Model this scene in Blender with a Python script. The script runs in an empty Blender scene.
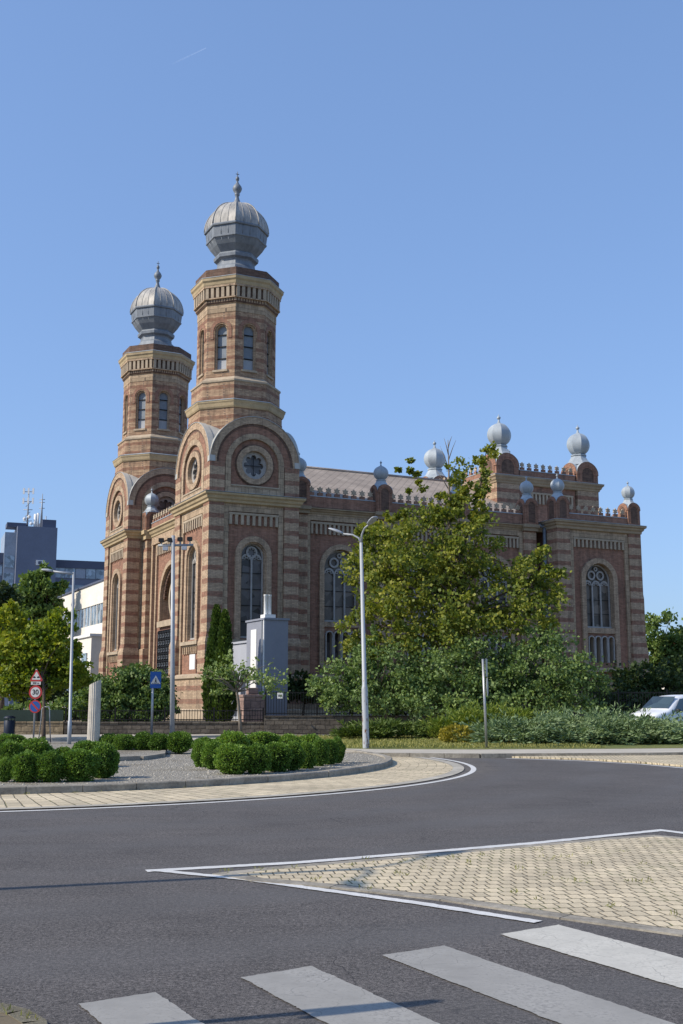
import bpy, math, random
import numpy as np
from mathutils import Vector, Matrix

PI = math.pi
R_ = math.radians
sc = bpy.context.scene
col = sc.collection
rnd = random.Random(11)

# ------------------------------------------------------------------ camera
F_PX, CX, CY, HZ, CAM_H = 1116.0, 341.5, 512.0, 700.0, 1.65
PITCH = math.atan((HZ - CY) / F_PX)
cam_d = bpy.data.cameras.new("camera")
cam_d.sensor_fit = 'VERTICAL'
cam_d.sensor_height = 24.0
cam_d.lens = F_PX * 24.0 / 1024.0
cam_d.clip_start = 0.1
cam_d.clip_end = 9000.0
cam = bpy.data.objects.new("camera", cam_d)
col.objects.link(cam)
cam.location = (0, 0, CAM_H)
cam.rotation_euler = (PI / 2 + PITCH, 0, 0)
sc.camera = cam


def at(px, py, Y):
    """point in the world seen at a picture position and at a depth Y (metres north of the camera)"""
    x = (px - CX) / F_PX
    y = (CY - py) / F_PX
    cp, sp = math.cos(PITCH), math.sin(PITCH)
    d = (x, cp - y * sp, sp + y * cp)
    t = Y / d[1]
    return Vector((d[0] * t, Y, CAM_H + d[2] * t))


def gnd(px, py, z=0.0):
    x = (px - CX) / F_PX
    y = (CY - py) / F_PX
    cp, sp = math.cos(PITCH), math.sin(PITCH)
    d = (x, cp - y * sp, sp + y * cp)
    t = (z - CAM_H) / d[2]
    return Vector((d[0] * t, d[1] * t, z))


# ------------------------------------------------------------------ light
SUN = Vector((-0.948, -0.318, 0)).normalized()
SUN_EL = R_(38)
sun_dir = Vector((SUN.x * math.cos(SUN_EL), SUN.y * math.cos(SUN_EL), math.sin(SUN_EL)))
sd = bpy.data.lights.new("sun", 'SUN')
sd.energy = 5.0
sd.angle = R_(0.5)
sd.color = (1.0, 0.90, 0.76)
so = bpy.data.objects.new("sun", sd)
col.objects.link(so)
so.location = (-60, -20, 60)
so.rotation_euler = sun_dir.to_track_quat('Z', 'Y').to_euler()

world = bpy.data.worlds.new("World")
sc.world = world
world.use_nodes = True
wn, wl = world.node_tree.nodes, world.node_tree.links
sky = wn.new('ShaderNodeTexSky')
sky.sky_type = 'NISHITA'
sky.sun_disc = False
sky.sun_elevation = SUN_EL
sky.sun_rotation = math.atan2(SUN.x, SUN.y)
sky.altitude = 200
sky.air_density = 1.15
sky.dust_density = 1.3
sky.ozone_density = 2.5
tint = wn.new('ShaderNodeMix')
tint.data_type = 'RGBA'
tint.blend_type = 'MULTIPLY'
tint.inputs[0].default_value = 1.0
tint.inputs[7].default_value = (1.30, 1.71, 2.44, 1)
gam = wn.new('ShaderNodeGamma')
gam.inputs[1].default_value = 0.55
wl.new(sky.outputs[0], gam.inputs[0])
wl.new(gam.outputs[0], tint.inputs[6])
wl.new(tint.outputs[2], wn['Background'].inputs[0])
wn['Background'].inputs[1].default_value = 0.15
sc.view_settings.view_transform = 'Standard'
sc.view_settings.look = 'None'
sc.view_settings.exposure = 0
sc.view_settings.gamma = 1
try:
    sc.cycles.use_denoising = True
    sc.cycles.max_bounces = 6
    sc.cycles.transparent_max_bounces = 8
except Exception:
    pass


# ------------------------------------------------------------------ materials
class NT:
    def __init__(s, name):
        s.m = bpy.data.materials.new(name)
        s.m.use_nodes = True
        s.n = s.m.node_tree.nodes
        s.l = s.m.node_tree.links
        s.b = s.n['Principled BSDF']
        s.out = s.n['Material Output']
        s.b.inputs['Specular IOR Level'].default_value = 0.3

    def new(s, t, **kw):
        n = s.n.new(t)
        for k, v in kw.items():
            setattr(n, k, v)
        return n

    def put(s, v, sock):
        if hasattr(v, 'is_linked') or isinstance(v, bpy.types.NodeSocket):
            s.l.new(v, sock)
        else:
            if isinstance(v, (tuple, list)) and len(v) == 3 and sock.type == 'RGBA':
                v = (*v, 1)
            sock.default_value = v

    def pos(s):
        return s.new('ShaderNodeTexCoord').outputs['Object']

    def wpos(s):
        return s.new('ShaderNodeNewGeometry').outputs['Position']

    def math(s, op, a, b=0.0, c=None, clamp=False):
        n = s.new('ShaderNodeMath', operation=op, use_clamp=clamp)
        s.put(a, n.inputs[0])
        s.put(b, n.inputs[1])
        if c is not None:
            s.put(c, n.inputs[2])
        return n.outputs[0]

    def noise(s, vec, scale, detail=4, rough=0.6, dist=0.0):
        n = s.new('ShaderNodeTexNoise')
        s.l.new(vec, n.inputs['Vector'])
        n.inputs['Scale'].default_value = scale
        n.inputs['Detail'].default_value = detail
        n.inputs['Roughness'].default_value = rough
        n.inputs['Distortion'].default_value = dist
        return n.outputs['Fac']

    def vor(s, vec, scale, feature='F1', out='Distance'):
        n = s.new('ShaderNodeTexVoronoi', feature=feature)
        s.l.new(vec, n.inputs['Vector'])
        n.inputs['Scale'].default_value = scale
        return n.outputs[out]

    def rng(s, v, a, b, c=0.0, d=1.0):
        n = s.new('ShaderNodeMapRange')
        n.clamp = True
        s.put(v, n.inputs[0])
        for i, q in enumerate((a, b, c, d)):
            n.inputs[i + 1].default_value = q
        return n.outputs[0]

    def mix(s, f, a, b, mode='MIX'):
        n = s.new('ShaderNodeMix', data_type='RGBA', blend_type=mode)
        s.put(f, n.inputs[0])
        s.put(a, n.inputs[6])
        s.put(b, n.inputs[7])
        return n.outputs[2]

    def scale(s, vec, v):
        n = s.new('ShaderNodeVectorMath', operation='MULTIPLY')
        s.l.new(vec, n.inputs[0])
        n.inputs[1].default_value = v
        return n.outputs[0]

    def xyz(s, vec):
        n = s.new('ShaderNodeSeparateXYZ')
        s.l.new(vec, n.inputs[0])
        return n.outputs

    def comb(s, x, y, z=0.0):
        n = s.new('ShaderNodeCombineXYZ')
        s.put(x, n.inputs[0])
        s.put(y, n.inputs[1])
        s.put(z, n.inputs[2])
        return n.outputs[0]

    def bump(s, h, strength, dist):
        n = s.new('ShaderNodeBump')
        s.l.new(h, n.inputs['Height'])
        n.inputs['Strength'].default_value = strength
        n.inputs['Distance'].default_value = dist
        s.l.new(n.outputs[0], s.b.inputs['Normal'])

    def fin(s, colr, rough=0.8, metal=0.0):
        s.put(colr, s.b.inputs['Base Color'])
        s.put(rough, s.b.inputs['Roughness'])
        s.b.inputs['Metallic'].default_value = metal
        return s.m


def plain(name, c, rough=0.7, metal=0.0, var=0.25, scale=3.0, bump=0.0):
    t = NT(name)
    p = t.pos()
    n = t.noise(p, scale, 6, 0.65)
    n2 = t.noise(p, scale * 9, 3, 0.6)
    k = t.math('ADD', t.math('MULTIPLY', n, 0.65), t.math('MULTIPLY', n2, 0.35))
    f = t.rng(k, 0.32, 0.68, 1 - var, 1 + var)
    cc = t.new('ShaderNodeVectorMath', operation='SCALE')
    cc.inputs[0].default_value = c
    t.l.new(f, cc.inputs['Scale'])
    if bump:
        t.bump(n2, bump, 0.02)
    return t.fin(cc.outputs[0], rough, metal)


def brick(name, c1, c2, mortar, stripes=None, period=0.72, frac=0.38, off=0.0, bw=0.29, bh=0.078, dirt=0.35):
    """brickwork mapped on the vertical faces of the building; stripes = second pair of colours laid in courses"""
    t = NT(name)
    p = t.pos()
    x, y, z = t.xyz(p)
    h = t.math('ADD', x, t.math('MULTIPLY', y, 0.8))
    v = t.comb(h, z)
    b = t.new('ShaderNodeTexBrick')
    t.l.new(v, b.inputs['Vector'])
    b.inputs['Scale'].default_value = 1.0
    b.inputs['Brick Width'].default_value = bw
    b.inputs['Row Height'].default_value = bh
    b.inputs['Mortar Size'].default_value = 0.009
    b.inputs['Mortar Smooth'].default_value = 0.3
    b.inputs['Bias'].default_value = -0.1
    b.inputs['Mortar'].default_value = (*mortar, 1)
    n = t.noise(t.scale(p, (2.2, 2.2, 5)), 1.6, 5, 0.7)
    if stripes:
        wob = t.math('MULTIPLY', t.math('SUBTRACT', t.noise(p, 2.6, 3, 0.7), 0.5), 0.13)
        fr = t.math('FRACT', t.math('DIVIDE', t.math('ADD', t.math('ADD', z, off), wob), period))
        isr = t.math('MULTIPLY', t.rng(fr, frac - 0.03, frac + 0.03, 1.0, 0.0), t.rng(t.noise(t.scale(p, (0.8, 0.8, 1.9)), 1.0, 3, 0.6), 0.32, 0.5, 0.75, 1.0))
        t.l.new(t.mix(isr, c1, stripes[0]), b.inputs['Color1'])
        t.l.new(t.mix(isr, c2, stripes[1]), b.inputs['Color2'])
    else:
        b.inputs['Color1'].default_value = (*c1, 1)
        b.inputs['Color2'].default_value = (*c2, 1)
    # weathering: vertical soot streaks and patches
    st = t.noise(t.scale(p, (3.6, 3.6, 0.30)), 1.0, 6, 0.75)
    k = t.rng(t.math('ADD', t.math('MULTIPLY', n, 0.5), t.math('MULTIPLY', st, 0.5)), 0.36, 0.60, 0.92 - dirt, 1.12)
    cc = t.new('ShaderNodeVectorMath', operation='SCALE')
    t.l.new(b.outputs['Color'], cc.inputs[0])
    t.l.new(k, cc.inputs['Scale'])
    damp = t.math('MULTIPLY', t.rng(t.math('ADD', z, t.math('MULTIPLY', n, 2.4)), 2.0, 4.4, 0.55, 0.0), t.rng(n, 0.3, 0.6))
    soot = t.rng(t.noise(t.scale(p, (1.5, 1.5, 0.6)), 0.9, 6, 0.75), 0.54, 0.70, 0.0, 0.55)
    fin_ = t.mix(damp, cc.outputs[0], (0.10, 0.085, 0.065))
    fin_ = t.mix(soot, fin_, (0.075, 0.058, 0.046))
    t.bump(t.math('MULTIPLY', b.outputs['Fac'], -1.0), 0.5, 0.01)
    return t.fin(fin_, 0.88)


CREAM1, CREAM2 = (0.55, 0.40, 0.265), (0.42, 0.30, 0.195)
RED1, RED2 = (0.325, 0.158, 0.102), (0.24, 0.118, 0.078)
MORT = (0.24, 0.185, 0.135)
M_STRIPE = brick("striped_brick", CREAM1, CREAM2, MORT, (RED1, RED2))
M_PANEL = brick("red_brick", (0.345, 0.178, 0.118), (0.26, 0.132, 0.088), (0.30, 0.20, 0.14))
M_BLOCK = brick("cream_block", (0.48, 0.36, 0.24), (0.37, 0.275, 0.18), (0.15, 0.11, 0.08), bw=0.42, bh=0.36)
M_CREAM = brick("cream_brick", CREAM1, CREAM2, MORT)
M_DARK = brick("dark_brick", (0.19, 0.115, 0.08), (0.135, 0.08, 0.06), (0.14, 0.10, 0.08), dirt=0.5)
M_MIXED = brick("mixed_brick", (0.52, 0.36, 0.225), (0.36, 0.225, 0.14), (0.24, 0.17, 0.125), ((0.32, 0.165, 0.10), (0.24, 0.12, 0.078)), period=0.60, frac=0.36, dirt=0.45)
M_YELLOW = plain("ochre_cornice", (0.43, 0.335, 0.20), 0.75, var=0.28, scale=1.6)
M_BEIGE = plain("beige_cornice", (0.34, 0.265, 0.175), 0.8, var=0.3, scale=1.6)
M_STONE = plain("pale_stone", (0.39, 0.315, 0.225), 0.78, var=0.28, scale=2.2)
M_TRACERY = plain("painted_tracery", (0.36, 0.345, 0.32), 0.65, var=0.25, scale=3)


def lead_mat(name, a, b, streak=1.0):
    t = NT(name)
    p = t.pos()
    st = t.noise(t.scale(p, (2.6, 2.6, 0.5)), 1.2, 6, 0.7)
    n = t.noise(p, 0.9, 4, 0.6)
    k = t.rng(t.math('ADD', t.math('MULTIPLY', st, 0.6 * streak), t.math('MULTIPLY', n, 1 - 0.6 * streak)), 0.36, 0.64)
    t.bump(st, 0.15, 0.03)
    return t.fin(t.mix(k, a, b), t.rng(n, 0.3, 0.7, 0.48, 0.68), 0.2)


M_LEAD = lead_mat("weathered_lead", (0.14, 0.16, 0.185), (0.26, 0.285, 0.31))
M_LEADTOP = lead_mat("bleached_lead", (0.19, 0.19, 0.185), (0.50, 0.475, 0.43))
M_ZINC = lead_mat("zinc_sheet", (0.30, 0.34, 0.37), (0.43, 0.475, 0.50), 0.7)
M_TINROOF = lead_mat("grey_tin", (0.36, 0.36, 0.33), (0.52, 0.50, 0.45), 0.8)


def glass_mat(name, c, rough=0.12, spec=0.8):
    t = NT(name)
    p = t.pos()
    v = t.vor(p, 1.6, out='Color')
    f = t.rng(t.xyz(v)[0], 0, 1, 0.5, 1.7)
    cc = t.new('ShaderNodeVectorMath', operation='SCALE')
    cc.inputs[0].default_value = c
    t.l.new(f, cc.inputs['Scale'])
    t.bump(t.noise(p, 1.4, 2), 0.12, 0.05)
    t.b.inputs['Specular IOR Level'].default_value = spec
    return t.fin(cc.outputs[0], rough)


M_GLASS = glass_mat("dark_church_glass", (0.10, 0.092, 0.09), 0.28, 0.5)
M_GLASSC = glass_mat("tinted_leaded_glass", (0.12, 0.10, 0.08), 0.3, 0.4)
M_LOUVRE = plain("pale_window_board", (0.20, 0.23, 0.26), 0.5, var=0.2, scale=2)
M_LOUVREW = plain("white_window_board", (0.38, 0.40, 0.42), 0.5, var=0.15, scale=2)
M_OGLASS = glass_mat("office_glass", (0.20, 0.26, 0.32), 0.1, 0.9)
M_IRON = plain("black_iron", (0.012, 0.012, 0.013), 0.5, 0.3, 0.2)
M_GALV = plain("galvanised_steel", (0.36, 0.37, 0.38), 0.42, 0.65, 0.18, 4)
M_LAMP = plain("grey_lamp_paint", (0.33, 0.35, 0.37), 0.5, 0.2, 0.12, 3)


def rusty_pole():
    t = NT("chipped_pole_paint")
    p = t.pos()
    x, y, z = t.xyz(p)
    n = t.noise(t.scale(p, (14, 14, 3.5)), 1.0, 5, 0.7)
    low = t.rng(z, 0.2, 3.2, 0.06, -0.06)
    r = t.rng(t.math('ADD', n, low), 0.60, 0.66)
    return t.fin(t.mix(r, (0.40, 0.42, 0.43), (0.16, 0.075, 0.035)), 0.55, 0.1)


M_RUSTPOLE = rusty_pole()


def tile_roof():
    t = NT("diamond_roof_tiles")
    p = t.pos()
    x, y, z = t.xyz(p)
    q = t.math('MULTIPLY', z, 1.7)
    a = t.math('FRACT', t.math('MULTIPLY', t.math('ADD', x, q), 1.9))
    b = t.math('FRACT', t.math('MULTIPLY', t.math('SUBTRACT', x, q), 1.9))
    e = t.math('MINIMUM', a, b)
    k = t.rng(e, 0.0, 0.16, 0.55, 1.0)
    n = t.rng(t.noise(p, 0.7, 5), 0.35, 0.65, 0.8, 1.15)
    cc = t.new('ShaderNodeVectorMath', operation='SCALE')
    cc.inputs[0].default_value = (0.34, 0.285, 0.235)
    t.l.new(t.math('MULTIPLY', k, n), cc.inputs['Scale'])
    t.bump(e, 0.4, 0.02)
    return t.fin(cc.outputs[0], 0.8)


M_TILES = tile_roof()


# ------------------------------------------------------------------ mesh builder
class MB:
    def __init__(s):
        s.v, s.f, s.m, s.mats, s.sm = [], [], [], [], []

    def mi(s, m):
        if m not in s.mats:
            s.mats.append(m)
        return s.mats.index(m)

    def poly(s, pts, m, smooth=False):
        i = len(s.v)
        s.v += [tuple(p) for p in pts]
        s.f.append(tuple(range(i, i + len(pts))))
        s.m.append(s.mi(m))
        s.sm.append(smooth)

    def mesh(s, verts, faces, m, smooth=False):
        i = len(s.v)
        s.v += [tuple(p) for p in verts]
        k = s.mi(m)
        for f in faces:
            s.f.append(tuple(i + q for q in f))
            s.m.append(k)
            s.sm.append(smooth)

    def hexa(s, p, m):
        """eight corners: bottom ring of four then top ring of four"""
        s.mesh(p, [(3, 2, 1, 0), (4, 5, 6, 7), (0, 1, 5, 4), (1, 2, 6, 5), (2, 3, 7, 6), (3, 0, 4, 7)], m)

    def box(s, x0, x1, y0, y1, z0, z1, m):
        s.hexa([(x0, y0, z0), (x1, y0, z0), (x1, y1, z0), (x0, y1, z0), (x0, y0, z1), (x1, y0, z1), (x1, y1, z1), (x0, y1, z1)], m)

    def obox(s, c, ax, ay, sx, sy, z0, z1, m):
        """box with base centre c, horizontal unit axes ax, ay and half sizes sx, sy"""
        q = []
        for z in (z0, z1):
            for a, b in ((-1, -1), (1, -1), (1, 1), (-1, 1)):
                q.append((c[0] + ax[0] * a * sx + ay[0] * b * sy, c[1] + ax[1] * a * sx + ay[1] * b * sy, z))
        s.hexa(q, m)

    def lathe(s, cx, cy, prof, n, m, rot=0.0, smooth=False, cap=True, gore=False, lobe=0.0, lobes=8):
        """prof: (z, r) from bottom to top"""
        def ring(z, r):
            o = []
            for k in range(n):
                a = rot + 2 * PI * k / n
                rr = r * (1 + lobe * (abs(math.cos(lobes / 2 * (a - rot))) - 0.6))
                o.append((cx + rr * math.cos(a), cy + rr * math.sin(a), z))
            return o
        rings = [ring(z, r) for z, r in prof]
        if gore:
            for k in range(n):
                k2 = (k + 1) % n
                vs, fs = [], []
                for rg in rings:
                    vs += [rg[k], rg[k2]]
                for j in range(len(rings) - 1):
                    fs.append((2 * j, 2 * j + 1, 2 * j + 3, 2 * j + 2))
                s.mesh(vs, fs, m, smooth)
        else:
            vs, fs = [], []
            for rg in rings:
                vs += rg
            for j in range(len(rings) - 1):
                for k in range(n):
                    k2 = (k + 1) % n
                    fs.append((j * n + k, j * n + k2, (j + 1) * n + k2, (j + 1) * n + k))
            s.mesh(vs, fs, m, smooth)
        if cap:
            s.poly(rings[-1], m)
            s.poly(rings[0][::-1], m)

    def rect_ring(s, u0, u1, v0, v1, prof, m, cap=True):
        """moulding round a rectangle: prof = (z, outward offset) from bottom to top"""
        rings = []
        for z, o in prof:
            rings.append([(u0 - o, v0 - o, z), (u1 + o, v0 - o, z), (u1 + o, v1 + o, z), (u0 - o, v1 + o, z)])
        vs, fs = [], []
        for rg in rings:
            vs += rg
        for j in range(len(rings) - 1):
            for k in range(4):
                k2 = (k + 1) % 4
                fs.append((j * 4 + k, j * 4 + k2, (j + 1) * 4 + k2, (j + 1) * 4 + k))
        s.mesh(vs, fs, m)
        if cap:
            s.poly(rings[-1], m)
            s.poly(rings[0][::-1], m)

    def tube(s, pts, radii, m, n=8, smooth=True):
        pts = [Vector(p) for p in pts]
        if not hasattr(radii, '__len__'):
            radii = [radii] * len(pts)
        vs, fs = [], []
        ref = None
        for i, p in enumerate(pts):
            d = (pts[min(i + 1, len(pts) - 1)] - pts[max(i - 1, 0)]).normalized()
            if ref is None:
                ref = Vector((1, 0, 0)) if abs(d.x) < 0.8 else Vector((0, 1, 0))
            a = (ref - d * ref.dot(d)).normalized()
            ref = a
            b = d.cross(a)
            for k in range(n):
                t = 2 * PI * k / n
                vs.append(p + (a * math.cos(t) + b * math.sin(t)) * radii[i])
        for i in range(len(pts) - 1):
            for k in range(n):
                k2 = (k + 1) % n
                fs.append((i * n + k, i * n + k2, (i + 1) * n + k2, (i + 1) * n + k))
        fs.append(tuple(range(n))[::-1])
        fs.append(tuple((len(pts) - 1) * n + k for k in range(n)))
        s.mesh(vs, fs, m, smooth)

    def build(s, name, parent=None, bevel=0.0):
        me = bpy.data.meshes.new(name)
        me.from_pydata(s.v, [], s.f)
        for m in s.mats:
            me.materials.append(m)
        me.polygons.foreach_set('material_index', s.m)
        me.polygons.foreach_set('use_smooth', s.sm)
        me.update()
        o = bpy.data.objects.new(name, me)
        col.objects.link(o)
        if parent is not None:
            o.parent = parent
        if bevel:
            md = o.modifiers.new('bevel', 'BEVEL')
            md.width = bevel
            md.segments = 2
            md.limit_method = 'ANGLE'
        return o


def tag(o, label=None, cat=None, group=None, kind=None):
    if label:
        o['label'] = label
    if cat:
        o['category'] = cat
    if group:
        o['group'] = group
    if kind:
        o['kind'] = kind
    return o


def empty(name, loc, rz=0.0, label=None, cat=None, group=None):
    o = bpy.data.objects.new(name, None)
    o.empty_display_size = 0.3
    col.objects.link(o)
    o.location = loc
    o.rotation_euler = (0, 0, rz)
    return tag(o, label, cat, group)


def copy_tree(o, parent=None):
    c = o.copy()
    col.objects.link(c)
    if parent is not None:
        c.parent = parent
    for ch in list(o.children):
        copy_tree(ch, c)
    return c


class Fr:
    """frame of a vertical face: s runs to the right seen from outside, d is outwards"""

    def __init__(s, o, h, n, k=1.0):
        s.o, s.h, s.n, s.k = o, h, n, k

    def p(s, a, z, d=0.0):
        a *= s.k
        return (s.o[0] + s.h[0] * a + s.n[0] * d, s.o[1] + s.h[1] * a + s.n[1] * d, z)


def fbox(mb, fr, s0, s1, z0, z1, d0, d1, m, top=0.0):
    mb.hexa([fr.p(s0, z0, d1), fr.p(s1, z0, d1), fr.p(s1, z0, d0), fr.p(s0, z0, d0),
             fr.p(s0, z1, d1), fr.p(s1, z1, d1), fr.p(s1, z1, d0), fr.p(s0, z1, d0)], m)


def frect(mb, fr, s0, s1, z0, z1, d, m):
    mb.poly([fr.p(s0, z0, d), fr.p(s1, z0, d), fr.p(s1, z1, d), fr.p(s0, z1, d)], m)


def arch_pts(sc_, hw, zs, n=14, a0=PI, a1=0.0):
    return [(sc_ + hw * math.cos(a0 + (a1 - a0) * i / n), zs + hw * math.sin(a0 + (a1 - a0) * i / n)) for i in range(n + 1)]


def wall(mb, fr, s0, s1, z0, z1, d, m, ops=(), depth=0.3, mrev=None):
    """wall face with arched openings (sc, hw, zb, zs), each with its reveal"""
    mrev = mrev or m
    cur = s0
    for (c, hw, zb, zs) in sorted(ops):
        if c - hw > cur + 1e-4:
            frect(mb, fr, cur, c - hw, z0, z1, d, m)
        if zb > z0 + 1e-4:
            frect(mb, fr, c - hw, c + hw, z0, zb, d, m)
        ap = arch_pts(c, hw, zs)
        for (a, b) in zip(ap[:-1], ap[1:]):
            mb.poly([fr.p(a[0], a[1], d), fr.p(b[0], b[1], d), fr.p(b[0], z1, d), fr.p(a[0], z1, d)], m)
        out = [(c - hw, zb)] + ap + [(c + hw, zb), (c - hw, zb)]
        for (a, b) in zip(out[:-1], out[1:]):
            mb.poly([fr.p(a[0], a[1], d), fr.p(a[0], a[1], d - depth), fr.p(b[0], b[1], d - depth), fr.p(b[0], b[1], d)], mrev)
        cur = c + hw
    if s1 > cur + 1e-4:
        frect(mb, fr, cur, s1, z0, z1, d, m)


def arch_fill(mb, fr, c, hw, zb, zs, d, m):
    pts = [fr.p(c - hw, zb, d)] + [fr.p(a, z, d) for a, z in arch_pts(c, hw, zs)] + [fr.p(c + hw, zb, d)]
    mb.poly(pts[::-1], m)


def band(mb, fr, c, zs, r0, r1, d0, d1, m, zb=None, full=False, n=20):
    """raised arch (or ring) between radii r0 < r1, with jambs down to zb"""
    a0, a1 = (PI, -PI) if full else (PI, 0.0)
    n = n * 2 if full else n
    ip = arch_pts(c, r0, zs, n, a0, a1)
    op = arch_pts(c, r1, zs, n, a0, a1)
    if zb is not None:
        ip = [(c - r0, zb)] + ip + [(c + r0, zb)]
        op = [(c - r1, zb)] + op + [(c + r1, zb)]
    for i in range(len(ip) - 1):
        a, b, e, g = ip[i], ip[i + 1], op[i + 1], op[i]
        mb.poly([fr.p(*a, d1), fr.p(*b, d1), fr.p(*e, d1), fr.p(*g, d1)], m)
        mb.poly([fr.p(*g, d1), fr.p(*e, d1), fr.p(*e, d0), fr.p(*g, d0)], m)
        mb.poly([fr.p(*b, d1), fr.p(*a, d1), fr.p(*a, d0), fr.p(*b, d0)], m)
    if zb is not None:
        for a, g in ((ip[0], op[0]), (ip[-1], op[-1])):
            mb.poly([fr.p(*a, d1), fr.p(*g, d1), fr.p(*g, d0), fr.p(*a, d0)], m)


def frieze(mb, fr, s0, s1, z0, z1, d, nbar, mback, mbar, proud=0.10, topband=0.10):
    """blind colonnette frieze: dark back, pale uprights with small round heads, pale edge above"""
    fbox(mb, fr, s0, s1, z0, z1, d - 0.02, d + 0.012, mback)
    w = (s1 - s0) / (nbar - 1 + 0.45)
    bw = w * 0.45
    for i in range(nbar):
        a = s0 + i * w
        fbox(mb, fr, a, a + bw, z0 + 0.005, z1 - topband, d + 0.014, d + proud, mbar)
    for i in range(nbar - 1):
        a = s0 + i * w + bw
        b = a + w - bw
        h = (b - a) / 2
        zt = z1 - topband - h
        ap = arch_pts((a + b) / 2, h, zt, 6)
        for (p, q) in zip(ap[:-1], ap[1:]):
            mb.poly([fr.p(p[0], p[1], d + proud - 0.004), fr.p(q[0], q[1], d + proud - 0.004), fr.p(q[0], z1 - topband, d + proud - 0.004), fr.p(p[0], z1 - topband, d + proud - 0.004)], mbar)
    fbox(mb, fr, s0 - 0.03, s1 + 0.03, z1 - topband, z1 + 0.02, d + 0.014, d + proud + 0.02, mbar)


# ================================================================== SYNAGOGUE
A26 = R_(26)
OX, OY = -7.23, 60.0
GZ = 0.6           # level of the yard the building stands on
syn = empty("synagogue", (OX, OY, 0), A26,
            "twin towered striped brick synagogue with grey onion domes behind the trees", "synagogue")
# local axes: u along the long side (to the right), v along the entrance front (to the left), z up


def window_tracery(mb, fr, c, hw, zb, zs, d, kind):
    """pale stone bars standing in a window opening"""
    t = M_TRACERY
    band(mb, fr, c, zs, hw - 0.10, hw - 0.01, d, d + 0.08, t, zb)
    if kind == 'two':
        lights, w = 2, 0.10
    else:
        lights, w = 3, 0.10
    inner = hw - 0.10
    step = 2 * inner / lights
    zsp = zs - 0.18 if kind == 'two' else zs - 0.30
    for i in range(1, lights):
        fbox(mb, fr, c - inner + i * step - w / 2, c - inner + i * step + w / 2, zb + 0.005, zsp, d + 0.002, d + 0.10, t)
    for i in range(lights):
        cc = c - inner + (i + 0.5) * step
        r1 = step / 2
        band(mb, fr, cc, zsp, r1 - 0.10, r1, d + 0.004, d + 0.074, t, n=10)
        for j in range(3):          # cusped heads
            a = PI / 2 + (j - 1) * 1.0
            band(mb, fr, cc + (r1 - 0.15) * math.cos(a), zsp + (r1 - 0.15) * math.sin(a), 0.05, 0.09, d + 0.006, d + 0.06, t, full=True, n=4)
    if kind == 'two':
        band(mb, fr, c, zs + inner * 0.36, inner * 0.40, inner * 0.56, d + 0.008, d + 0.09, t, full=True, n=10)
        for j in range(8):
            a = PI / 8 + j * PI / 4
            band(mb, fr, c + inner * 0.36 * math.cos(a), zs + inner * 0.36 * (1 + math.sin(a)), 0.02, 0.055, d + 0.01, d + 0.07, t, full=True, n=3)
    else:
        for q in (-1, 1):
            band(mb, fr, c + q * inner * 0.35, zs + inner * 0.36, inner * 0.20, inner * 0.31, d + 0.008, d + 0.09, t, full=True, n=10)
        band(mb, fr, c, zs + inner * 0.78, inner * 0.07, inner * 0.15, d + 0.010, d + 0.09, t, full=True, n=6)
    # glazing bars
    z = zb + 0.9
    while z < zsp - 0.2:
        fbox(mb, fr, c - inner, c + inner, z, z + 0.035, d + 0.003, d + 0.02, M_IRON)
        z += 0.9
    fbox(mb, fr, c - hw + 0.01, c + hw - 0.01, zb + 0.003, zb + 0.11, d + 0.004, d + 0.12, t)


def rose_tracery(mb, fr, c, zc, r, d):
    t = M_TRACERY
    n = 64
    for i in range(n):
        q = []
        for a in (2 * PI * i / n, 2 * PI * (i + 1) / n):
            ri = r * (0.56 + 0.22 * abs(math.cos(4 * a)) ** 0.7)
            q.append((fr.p(c + ri * math.cos(a), zc + ri * math.sin(a), d), fr.p(c + r * math.cos(a), zc + r * math.sin(a), d),
                      fr.p(c + ri * math.cos(a), zc + ri * math.sin(a), d - 0.12)))
        mb.poly([q[0][0], q[0][1], q[1][1], q[1][0]], t)
        mb.poly([q[0][0], q[1][0], q[1][2], q[0][2]], t)
    fbox(mb, fr, c - 0.012, c + 0.012, zc - r * 0.72, zc + r * 0.72, d - 0.08, d - 0.03, M_IRON)
    fbox(mb, fr, c - r * 0.72, c + r * 0.72, zc - 0.012, zc + 0.012, d - 0.078, d - 0.032, M_IRON)


def onion(mb, cx, cy, z, k, m, lobes=8, flare=True):
    """little lead onion cap; z = spring of the flare, k = bulb radius"""
    if flare:
        mb.lathe(cx, cy, [(z, k * 1.20), (z + k * 0.10, k * 1.18), (z + k * 0.42, k * 0.86), (z + k * 0.86, k * 0.60), (z + k * 0.88, k * 0.68), (z + k * 0.98, k * 0.68), (z + k * 1.02, k * 0.52)],
                 8, m, PI / 8, False, True, True)
    zb = z + k * 1.02
    prof = []
    for i in range(15):
        a = -PI / 2 * 0.72 + (PI * 0.72 / 2 + PI / 2) * i / 14
        prof.append((zb + k * 0.88 + k * 0.98 * math.sin(a), max(k * math.cos(a), 0.03)))
    top = prof[-3][0]
    prof = prof[:-2] + [(top + k * 0.10, k * 0.14), (top + k * 0.34, k * 0.07), (top + k * 0.42, k * 0.06)]
    mb.lathe(cx, cy, prof, 8, m, PI / 8, True, True, True)
    zt = top + k * 0.40
    mb.lathe(cx, cy, [(zt, k * 0.05), (zt + k * 0.05, k * 0.13), (zt + k * 0.14, k * 0.17), (zt + k * 0.23, k * 0.13), (zt + k * 0.28, k * 0.05), (zt + k * 0.44, k * 0.015)], 8, m, 0, True)


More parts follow.
